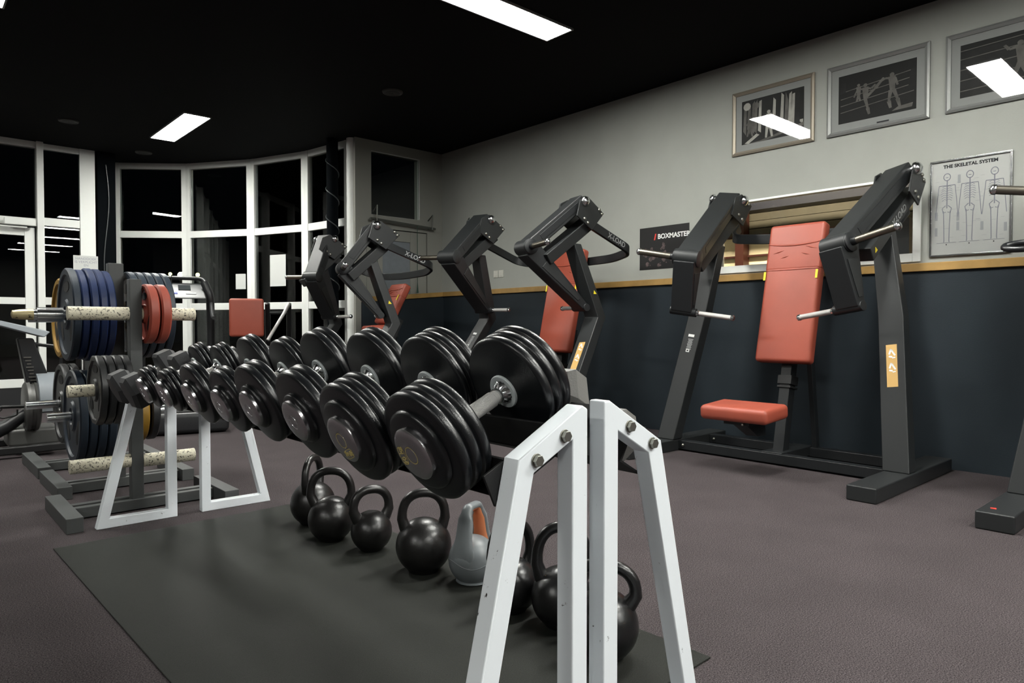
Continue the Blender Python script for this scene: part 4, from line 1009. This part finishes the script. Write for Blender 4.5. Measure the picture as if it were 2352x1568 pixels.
# ------------------------------------------------------------------ treadmill by the curved windows
tm = thing('treadmill', 'treadmill standing by the curved windows, its console above the red plates', 'treadmill', (2.30, 7.9, 0), (0, 0, R(-14)))
bm = BM(); rbox(bm, (-0.02, -0.75, 0.10), (0.72, 1.7, 0.18), 0.04); obj('deck', bm, M_plasticd, tm)
bm = BM(); box2(bm, (-0.25, -1.55, 0.19), (0.21, -0.05, 0.196)); obj('belt', bm, M_flatblack, tm)
for sx in (-0.36, 0.32):
    bm = BM(); tube(bm, round_path([(sx, 0.02, 0.10), (sx, 0.02, 0.85), (sx * 0.97, -0.08, 1.28), (sx * 0.78, -0.02, 1.40)], 0.15, 5), [0.045] * 6 + [0.04] * 30, 14) if False else tube(bm, round_path([(sx, 0.02, 0.10), (sx, 0.02, 0.85), (sx * 0.97, -0.06, 1.28), (sx * 0.80, -0.02, 1.42)], 0.15, 5), 0.042, 14); obj('upright', bm, M_plasticd, tm)
    bm = BM(); tube(bm, round_path([(sx, -0.02, 1.22), (sx * 0.95, -0.40, 1.04), (sx * 0.95, -0.60, 1.03)], 0.08, 4), 0.018, 12); obj('handrail', bm, M_plasticd, tm)
bm = BM(); loft(bm, [[(-0.31, -0.20, 1.23), (0.27, -0.20, 1.23), (0.27, 0.10, 1.33), (-0.31, 0.10, 1.33)], [(-0.30, -0.18, 1.26), (0.26, -0.18, 1.26), (0.24, 0.12, 1.42), (-0.28, 0.12, 1.42)]]); cs = obj('console', bm, M_plasticd, tm, bevel=0.02)
for (x, y, w, h, m) in ((-0.14, 0.0, 0.16, 0.12, mat('screen_grey', (36, 40, 42), 0.85, spec=0.1)), (0.06, 0.0, 0.12, 0.12, mat('screen_grey', (36, 40, 42), 0.85, spec=0.1)), (-0.20, -0.12, 0.05, 0.035, mat('key_teal', (90, 160, 150), 0.5)), (-0.10, -0.12, 0.05, 0.035, M_redst), (-0.03, -0.12, 0.04, 0.035, mat('key_blue', (80, 90, 190), 0.5)), (0.12, -0.12, 0.10, 0.04, M_greytext)):
    zc = 1.26 + (y + 0.18) * 0.533 + 0.004; bm = BM(); box(bm, (x, y, zc), (w, h, 0.006), Euler((math.atan(0.533), 0, 0)).to_matrix()); obj('key_panel', bm, m, cs)
bm = BM(); tube(bm, round_path([(-0.33, 0.0, 1.36), (-0.30, 0.12, 1.47), (0.26, 0.12, 1.47), (0.29, 0.0, 1.36)], 0.14, 6), 0.022, 12); obj('hood', bm, M_plasticd, tm)
for x in (-0.12, -0.06):
    bm = BM(); cyl(bm, (x, 0.08, 1.38), (x, 0.08, 1.50), 0.004, 8); obj('antenna', bm, M_black, tm)

# ------------------------------------------------------------------ red-padded machine in front of the windows
rm = thing('chest_machine', 'low machine with a red square pad, standing before the curved windows', 'weight machine', (2.80, 7.30, 0), (0, 0, R(-20)))
bm = BM(); rbox(bm, (0.0, -0.05, 1.035), (0.34, 0.11, 0.40), 0.028); obj('pad', bm, M_red, rm, sharp=70)
bm = BM(); box2(bm, (-0.05, 0.01, 0.05), (0.03, 0.08, 1.15)); obj('post', bm, M_black, rm, bevel=0.006)
bm = BM(); box2(bm, (-0.05, -0.12, 0.0), (0.03, 0.45, 0.06)); obj('base_bar', bm, M_black, rm, bevel=0.006)
bm = BM(); box2(bm, (-0.25, 0.45, 0.0), (0.50, 0.51, 0.06)); obj('foot', bm, M_black, rm, bevel=0.006)
for x in (0.21, 0.43):
    bm = BM(); tube(bm, [(x, 0.48, 0.04), (x + 0.01, 0.20, 0.80), (x, 0.02, 1.19), (x, 0.018, 1.198)], [0.03, 0.028, 0.026, 0.010], 14); obj('lever', bm, M_black, rm)
bm = BM(); cyl(bm, (0.21, 0.06, 1.09), (0.43, 0.06, 1.09), 0.015, 12); obj('cross_bar', bm, M_frame, rm)
bm = BM(); tube(bm, [(0.43, 0.0, 1.19), (0.37, -0.08, 1.08), (0.20, -0.20, 0.80)], [0.024, 0.017, 0.017], 14); obj('grip_bar', bm, M_knurl, rm)

# ------------------------------------------------------------------ pictures on the right wall (face towards -x)
def wall_quad(bm, y0, y1, z0, z1, x, t=0.0008, mi=0): box2(bm, (x, y0, z0), (x - t, y1, z1), mi)
def picture(label, y0, y1, z0, z1, m, art, group=None, mount=0.052, fw=0.030):
    t = thing('framed_picture', label, 'picture', (WX, (y0 + y1) / 2, z0), group=group)
    ox, oy, oz = WX, (y0 + y1) / 2, z0
    def L(p): return (p[0] - ox, p[1] - oy, p[2] - oz)
    bm = BM()
    # moulded frame: outer edge, raised ridge, inner edge
    def loop(d, x): return [L((x, y0 + d, z0 + d)), L((x, y1 - d, z0 + d)), L((x, y1 - d, z1 - d)), L((x, y0 + d, z1 - d))]
    loft(bm, [loop(0, WX - 0.001), loop(0, WX - 0.016), loop(fw * 0.45, WX - 0.024), loop(fw, WX - 0.012), loop(fw, WX - 0.001), loop(0, WX - 0.001)], cap=False)
    obj('frame', bm, m, t, sharp=20)
    bm = BM(); box2(bm, L((WX - 0.001, y0 + fw, z0 + fw)), L((WX - 0.005, y1 - fw, z1 - fw))); mb = obj('mount', bm, M_mount, t)
    a0, a1, b0, b1 = y0 + fw + mount, y1 - fw - mount, z0 + fw + mount, z1 - fw - mount
    bm = BM(); box2(bm, L((WX - 0.005, a0, b0)), L((WX - 0.0058, a1, b1)), 0)
    w, h = a1 - a0, b1 - b0
    for k, (pts, mi) in enumerate(art):
        # art coordinates: u 0..1 from the viewer's left (high y) to right, v 0..1 upwards
        lo = min(p[0] for p in pts)
        q = [L((WX - 0.0060 - 0.00003 * k, a1 - max(0, min(1, u)) * w, b0 + max(0, min(1, v)) * h)) for u, v in pts]
        vs = [bm.verts.new(p) for p in q]; face(bm, vs, mi)
    obj('print', bm, [M_print0, M_print1, M_print2, M_print3], mb)
    bm = BM(); box2(bm, L((WX - 0.0085, y0 + fw, z0 + fw)), L((WX - 0.0105, y1 - fw, z1 - fw))); obj('pane', bm, M_pglass, t)
    return t
def limb(a, b, wa, wb):
    dx, dy = b[0] - a[0], b[1] - a[1]; L = math.hypot(dx, dy) or 1; nx, ny = -dy / L * 0.75, dx / L
    return [(a[0] + nx * wa, a[1] + ny * wa), (a[0] - nx * wa, a[1] - ny * wa), (b[0] - nx * wb, b[1] - ny * wb), (b[0] + nx * wb, b[1] + ny * wb)]
def blob(c, r, n=10): return [(c[0] + r * 0.7 * math.cos(2 * math.pi * k / n), c[1] + r * math.sin(2 * math.pi * k / n)) for k in range(n)]
def figure(x, y, s, arms, legs, mi):
    out = [(blob((x, y + 0.42 * s), 0.06 * s), mi), (limb((x, y + 0.36 * s), (x + 0.01 * s, y), 0.085 * s, 0.06 * s), mi)]
    for a in arms:
        for p, q in zip(a, a[1:]): out.append((limb((x + p[0] * s, y + p[1] * s), (x + q[0] * s, y + q[1] * s), 0.035 * s, 0.025 * s), mi))
    for a in legs:
        for p, q in zip(a, a[1:]): out.append((limb((x + p[0] * s, y + p[1] * s), (x + q[0] * s, y + q[1] * s), 0.05 * s, 0.03 * s), mi))
    return out
ropes = lambda vs, x0=0.0, x1=1.0, dv=0.0, mi=2: [([(x0, v), (x1, v + dv), (x1, v + dv + 0.016), (x0, v + 0.016)], mi) for v in vs]
rnd = random.Random(3)
art1 = [([(0, 0), (1, 0), (1, 1), (0, 1)], 1)]
for k in range(16):
    u = 0.02 + 0.06 * k + rnd.random() * 0.02; art1.append(([(u, 0.25 + rnd.random() * 0.1), (u + 0.05, 0.2), (u + 0.06, 0.75 + rnd.random() * 0.25), (u + 0.02, 0.8 + rnd.random() * 0.2)], rnd.choice((2, 2, 3, 1))))
art1 += [(blob((0.09, 0.86), 0.09), 3), (blob((0.24, 0.84), 0.08), 2), ([(0, 0), (0.3, 0.02), (0.9, 0.2), (1, 0.24), (1, 0.16), (0.4, 0.0)], 2), ([(0.05, 0.02), (0.25, 0.2), (0.3, 0.16), (0.12, 0.0)], 3), ([(0.93, 0.3), (1, 0.3), (1, 0.95), (0.94, 0.9)], 0)]
art1 += figure(0.14, 0.36, 0.55, [((-0.02, 0.3), (-0.1, 0.12)), ((0.03, 0.3), (0.12, 0.16))], [((-0.02, 0), (-0.08, -0.35)), ((0.02, 0), (0.08, -0.38))], 2)
art1 += figure(0.45, 0.34, 0.7, [((-0.05, 0.3), (-0.12, 0.1)), ((0.05, 0.3), (0.12, 0.12))], [((-0.03, 0), (-0.06, -0.4)), ((0.03, 0), (0.08, -0.4))], 3)
art2 = ropes([0.22, 0.36, 0.50, 0.64], 0.03, 0.97, 0.14, 2) + figure(0.27, 0.52, 0.5, [((0, 0.3), (-0.08, 0.1), (-0.12, -0.05)), ((0.02, 0.3), (0.1, 0.2))], [((0, 0), (-0.05, -0.25)), ((0, 0), (0.05, -0.25))], 2)
art2 += figure(0.36, 0.42, 0.66, [((0.02, 0.32), (0.12, 0.28), (0.2, 0.38))], [((0, 0), (0.05, -0.3), (0.08, -0.5)), ((0, 0.02), (0.20, 0.26), (0.36, 0.52))], 2)
art2 += figure(0.70, 0.48, 0.72, [((0, 0.32), (-0.12, 0.36), (-0.2, 0.30)), ((0.05, 0.32), (0.1, 0.1))], [((-0.02, 0), (-0.05, -0.3), (-0.02, -0.5)), ((0.03, 0), (0.10, -0.28), (0.14, -0.5))], 2)
art2 += [([(0.02, 0.62), (0.10, 0.64), (0.10, 0.84), (0.03, 0.86)], 1), ([(0.90, 0.45), (1, 0.45), (1, 0.8), (0.93, 0.8)], 1), ([(0.70, 0.05), (0.95, 0.06), (0.96, 0.14), (0.78, 0.12)], 2)]
art3 = [([(0, 0), (1, 0), (1, 0.9), (0, 0.86)], 1)] + ropes([0.12, 0.32, 0.52, 0.72, 0.88], 0, 0.7, 0.03, 2) + figure(0.62, 0.45, 0.8, [((0, 0.35), (-0.14, 0.32), (-0.2, 0.44)), ((0.04, 0.33), (0.16, 0.36))], [((0, 0), (-0.1, -0.4)), ((0, 0), (0.12, -0.42))], 2) + figure(0.80, 0.5, 0.8, [((0, 0.35), (-0.16, 0.30)), ((0.04, 0.33), (0.12, 0.16))], [((0, 0), (-0.02, -0.4)), ((0, 0), (0.12, -0.42))], 2)
picture('framed black-and-white fight photograph nearest the corner, in a champagne frame', 2.362, 3.042, 2.342, 2.855, M_bronze, art1, 'framed fight photographs')
picture('framed black-and-white fight photograph in the middle, fighter kicking high', 1.586, 2.268, 2.342, 2.851, M_silver, art2, 'framed fight photographs')
picture('framed fight photograph cut by the right edge, with a ceiling lamp mirrored in it', 0.81, 1.493, 2.345, 2.848, M_silver, art3, 'framed fight photographs')
bm = BM(); box2(bm, (WX - 0.0065, 1.84, 2.378), (WX - 0.0072, 1.92, 2.388)); 
plq = obj('caption', bm, M_ink, None); plq.parent = [o for o in bpy.data.objects if o.name == 'framed_picture.001'][0]; plq.matrix_parent_inverse = Matrix.Translation(V((WX, (1.586 + 2.268) / 2, 2.342))).inverted()

# anatomy chart
ct = thing('anatomy_chart', 'framed chart of three skeletons above the wooden rail at right', 'poster', (WX, 1.346, 1.408))
oy, oz = 1.346, 1.408
y0, y1, z0, z1 = 1.119 - oy, 1.576 - oy, 0.0, 2.042 - oz
bm = BM()
for a, b in (((y0, z0), (y1, z0 + 0.012)), ((y0, z1 - 0.012), (y1, z1)), ((y0, z0 + 0.012), (y0 + 0.012, z1 - 0.012)), ((y1 - 0.012, z0 + 0.012), (y1, z1 - 0.012))): box2(bm, (-0.001, a[0], a[1]), (-0.016, b[0], b[1]))
obj('frame', bm, M_chrome, ct, bevel=0.002)
bm = BM(); box2(bm, (-0.001, y0 + 0.01, z0 + 0.01), (-0.006, y1 - 0.01, z1 - 0.01)); sh = obj('sheet', bm, M_paper, ct)
def pt(u, v): return V((-0.0064, y1 - 0.012 - u * (y1 - y0 - 0.024), z0 + 0.012 + v * (z1 - z0 - 0.024)))
text_obj('lettering', 'THE SKELETAL SYSTEM', 0.030, pt(0.5, 0.945), (0, -1, 0), (0, 0, 1), M_ink, sh, bold=0.0012)
def skeleton(u0, s, mi):
    bm = BM()
    def st(pts, r=0.0022):
        P = [pt(u0 + p[0] * s, p[1]) for p in pts]
        tube(bm, P, r, 5)
    hd = [(0.055 * math.cos(a), 0.835 + 0.038 * math.sin(a)) for a in [2 * math.pi * k / 14 for k in range(15)]]
    st(hd, 0.0026); st([(-0.02, 0.83), (0.02, 0.83)]); st([(-0.022, 0.80), (0.022, 0.80)])
    st([(0, 0.795), (0, 0.50)], 0.0035); st([(-0.13, 0.745), (0.13, 0.745)], 0.0024)
    for k in range(7):
        w = 0.075 + 0.02 * math.sin(k * 0.5); zz = 0.735 - 0.024 * k; st([(-w, zz - 0.01), (-w * 0.5, zz + 0.006), (0, zz - 0.004), (w * 0.5, zz + 0.006), (w, zz - 0.01)], 0.0016)
    for sx in (-1, 1):
        st([(sx * 0.13, 0.745), (sx * 0.155, 0.60), (sx * 0.175, 0.46), (sx * 0.185, 0.40)], 0.0022)
        st([(sx * 0.02, 0.53), (sx * 0.075, 0.50), (sx * 0.06, 0.45), (sx * 0.015, 0.46)], 0.0026)
        st([(sx * 0.055, 0.47), (sx * 0.045, 0.30), (sx * 0.040, 0.15), (sx * 0.045, 0.135)], 0.0026)
    st([(-0.16, 0.128), (0.16, 0.128)], 0.0012)
    o = obj('drawing', bm, mi, sh)
    bm = BM(); box(bm, pt(u0, 0.108), (0.001, 0.006, 0.008)); obj('caption', bm, M_ink, sh)
for u0 in (0.20, 0.50, 0.81): skeleton(u0, 0.82, M_inkpale)
bm = BM()
for k in range(46):
    u, v = rnd.random() * 0.9 + 0.04, rnd.random() * 0.66 + 0.16
    box(bm, pt(u, v), (0.0008, 0.014 + 0.02 * rnd.random(), 0.0016))
for u, v in ((0.36, 0.80), (0.35, 0.30), (0.06, 0.25), (0.95, 0.25), (0.66, 0.28), (0.06, 0.42), (0.35, 0.40)):
    box(bm, pt(u, v), (0.0008, 0.016, 0.055))
fine = obj('fine_print', bm, mat('ink_faint', (172, 174, 178), 0.8), sh); fine['kind'] = 'stuff'
bm = BM(); box2(bm, (-0.010, y0 + 0.012, z0 + 0.012), (-0.0115, y1 - 0.012, z1 - 0.012)); obj('pane', bm, M_pglass, ct)

# boxing poster
bp_ = thing('boxing_poster', 'small dark unframed poster with red and white lettering on the white wall', 'poster', (WX, 3.724, 1.466))
bm = BM(); box2(bm, (-0.0005, -0.268, 0.0), (-0.002, 0.268, 0.385)); sh2 = obj('sheet', bm, mat('poster_black', (12, 10, 11), 0.6), bp_)
text_obj('lettering', 'BOXMASTER', 0.060, (-0.0024, -0.105, 0.292), (0, -1, 0), (0.0, 0.06, 1), M_white, sh2, bold=0.0016)
bm = BM(); prism(bm, [(-0.0021, 0.108, 0.265), (-0.0021, 0.094, 0.265), (-0.0021, 0.080, 0.322), (-0.0021, 0.094, 0.322)], (-0.0006, 0, 0)); obj('red_stroke', bm, M_redst, sh2)
bm = BM()
for k in range(34):
    y, z, r_ = rnd.uniform(-0.10, 0.22), rnd.uniform(0.03, 0.23), rnd.uniform(0.006, 0.022)
    prism(bm, [(-0.0021, y + r_ * math.cos(a) * (1 + 0.3 * math.sin(3 * a + k)), z + r_ * math.sin(a)) for a in [2 * math.pi * j / 8 for j in range(8)]], (-0.0002 - 0.00001 * k, 0, 0))
ph = obj('photo', bm, mat('poster_grey', (74, 62, 62), 0.6, var=0.7, vscale=40), sh2); ph['kind'] = 'stuff'
# light switches
for y in (6.045, 5.955):
    t = thing('light_switch', 'pale switch plate low on the white wall, the %s one of the pair' % ('left' if y > 6 else 'right'), 'switch', (WX, y, 1.545), group='switches on the white wall')
    bm = BM(); box2(bm, (0, -0.038, -0.04), (-0.008, 0.038, 0.04)); obj('plate', bm, M_switch, t, bevel=0.002)
    bm = BM(); box2(bm, (-0.008, -0.022, -0.024), (-0.012, 0.022, 0.024)); obj('rocker', bm, M_switch, t, bevel=0.002)
# bar with hooks under the end window
t = thing('wall_bar', 'thin metal bar with two hooked brackets under the end wall window', 'bar', (4.59, YE, 2.17))
bm = BM(); cyl(bm, (-0.46, -0.07, 0.02), (0.46, -0.07, -0.02), 0.014, 14); obj('bar', bm, mat('dull_metal', (96, 98, 94), 0.5, 0.7), t)
for x in (-0.38, 0.40):
    bm = BM(); z0 = -0.02 * x / 0.46; tube(bm, [(x, -0.002, z0 + 0.10), (x, -0.10, z0 + 0.16), (x, -0.09, z0 - 0.02)], 0.008, 8); tube(bm, [(x, -0.002, z0), (x, -0.09, z0)], 0.009, 8); obj('bracket', bm, MATS['dull_metal'], t)
bm = BM(); tube(bm, [(-0.38, -0.09, 0.02), (-0.385, -0.09, -0.25), (-0.36, -0.08, -0.75), (-0.36, -0.08, -0.82)], [0.004, 0.004, 0.004, 0.012], 8); obj('pull_cord', bm, mat('cord_green', (40, 66, 56), 0.7), t)
bm = BM(); tube(bm, [(0.18, -0.09, -0.01), (0.18, -0.09, -0.70), (0.18, -0.09, -0.82)], [0.004, 0.004, 0.014], 8); obj('pull_cord', bm, MATS['cord_green'], t)
# cables wound round the steel columns
bm = BM(); tube(bm, [(3.83 + 0.074 * math.cos(a), 7.36 + 0.074 * math.sin(a), 3.0 - 0.155 * a / (2 * math.pi) * 2.1) for a in [k * 0.35 for k in range(105)]], 0.006, 6)
tag(obj('cable', bm, mat('cable_grey', (66, 70, 72), 0.4)), 'thin cable wound around the dark column beside the white pipe', 'cable')
bm = BM(); tube(bm, [(2.02 + 0.03 * math.sin(a * 0.6), 9.785, 2.95 - a * 0.16) for a in [k * 0.5 for k in range(22)]] + [(2.13, 9.78, 1.35)], 0.006, 6)
tag(obj('cable', bm, MATS['cable_grey']), 'thin cable hanging down the dark column beside the left post', 'cable')
# sheets of paper stuck on the glazing
def sheet_on(label, c, w, h, d, nrm, lines=0):
    t = thing('paper_notice', label, 'notice', c, group='paper notices on the glazing'); d = V((*d, 0)).normalized(); n_ = V((*nrm, 0)).normalized()
    bm = BM(); prism(bm, [d * a * w / 2 + V((0, 0, b * h / 2)) for a, b in ((-1, -1), (1, -1), (1, 1), (-1, 1))], n_ * 0.001); s_ = obj('sheet', bm, M_paper, t)
    if lines:
        text_obj('lettering', 'HANDDOEK\nIS VERPLICHT\nEN', 0.040, n_ * 0.0016 + V((0, 0, 0.05)), d, (0, 0, 1), M_inkpale, s_)
    return t
a, b = V((*BAY[2], 0)), V((*BAY[3], 0)); dd = (b - a).normalized(); nn_ = V((dd.y, -dd.x, 0)); nn_ = -nn_ if nn_.x > 0 else nn_
p = a + dd * 0.45 + nn_ * 0.012; sheet_on('white paper sheet stuck on the curved window under the flame-like glow', (p.x, p.y, 1.655), 0.27, 0.40, (dd.x, dd.y), (nn_.x, nn_.y))
a, b = V((*BAY[1], 0)), V((*BAY[2], 0)); dd = (b - a).normalized(); nn_ = V((dd.y, -dd.x, 0)); nn_ = -nn_ if nn_.x > 0 else nn_
p = a + dd * 0.82 + nn_ * 0.012; sheet_on('smaller grey-white paper sheet on the curved window above the red pad', (p.x, p.y, 1.53), 0.15, 0.20, (dd.x, dd.y), (nn_.x, nn_.y))
sheet_on('printed paper notice on the wide white post above the blue plates', (1.80, YL - 0.034, 1.68), 0.27, 0.26, (1, 0), (0, -1), 1)

# ------------------------------------------------------------------ outside: dark yard and lamps
bm = BM(); box2(bm, (-14, YL + 0.3, -0.12), (16, 46, -0.08)); struct(obj('ground', bm, mat('asphalt', (30, 31, 32), 0.9)))
def street_lamp(label, x, y, z, r, m, h=None):
    t = thing('street_lamp', label, 'street lamp', (x, y, -0.08), group='lamps out in the dark')
    bm = BM(); cyl(bm, (0, 0, 0), (0, 0, z + 0.08 - r), 0.05, 10); obj('pole', bm, M_black, t)
    bm = BM(); sphere(bm, (0, 0, z + 0.08), r, 8, h or (1, 1, 1)); obj('globe', bm, m, t)
M_lampw = emis('street_white', (255, 236, 196), 40.0); M_lampg = emis('street_green', (232, 226, 160), 5.0); M_lampo = emis('street_orange', (255, 196, 90), 6.0)
def far(px, py, dist):
    """point at a given distance along a direction, given as tangents from the room's middle"""
    f = 1585.0; yaw = R(42.017); pit = R(-1.301)
    fw = V((math.sin(yaw) * math.cos(pit), math.cos(yaw) * math.cos(pit), math.sin(pit))); rt = V((math.cos(yaw), -math.sin(yaw), 0)); up = rt.cross(fw)
    d = (fw * f + rt * (px - 1176) - up * (py - 784)).normalized(); return V((0, 0, 0.95)) + d * dist
for lab, px, py, dist, r, m in (('brightest lamp outside, seen above the treadmill console', 416, 632, 26, 0.11, M_lampw), ('faint lamp outside left of the brightest one', 391, 629, 34, 0.075, M_lampg), ('faint lamp outside right of the second mullion of the curve', 454, 631, 32, 0.085, M_lampg)):
    q = far(px, py, dist); street_lamp(lab, q.x, q.y, q.z, r, m)
q = far(641, 566, 15); street_lamp('orange flame-shaped lamp outside above the paper sheet', q.x, q.y, q.z, 0.085, M_lampo, (0.75, 0.75, 2.1))
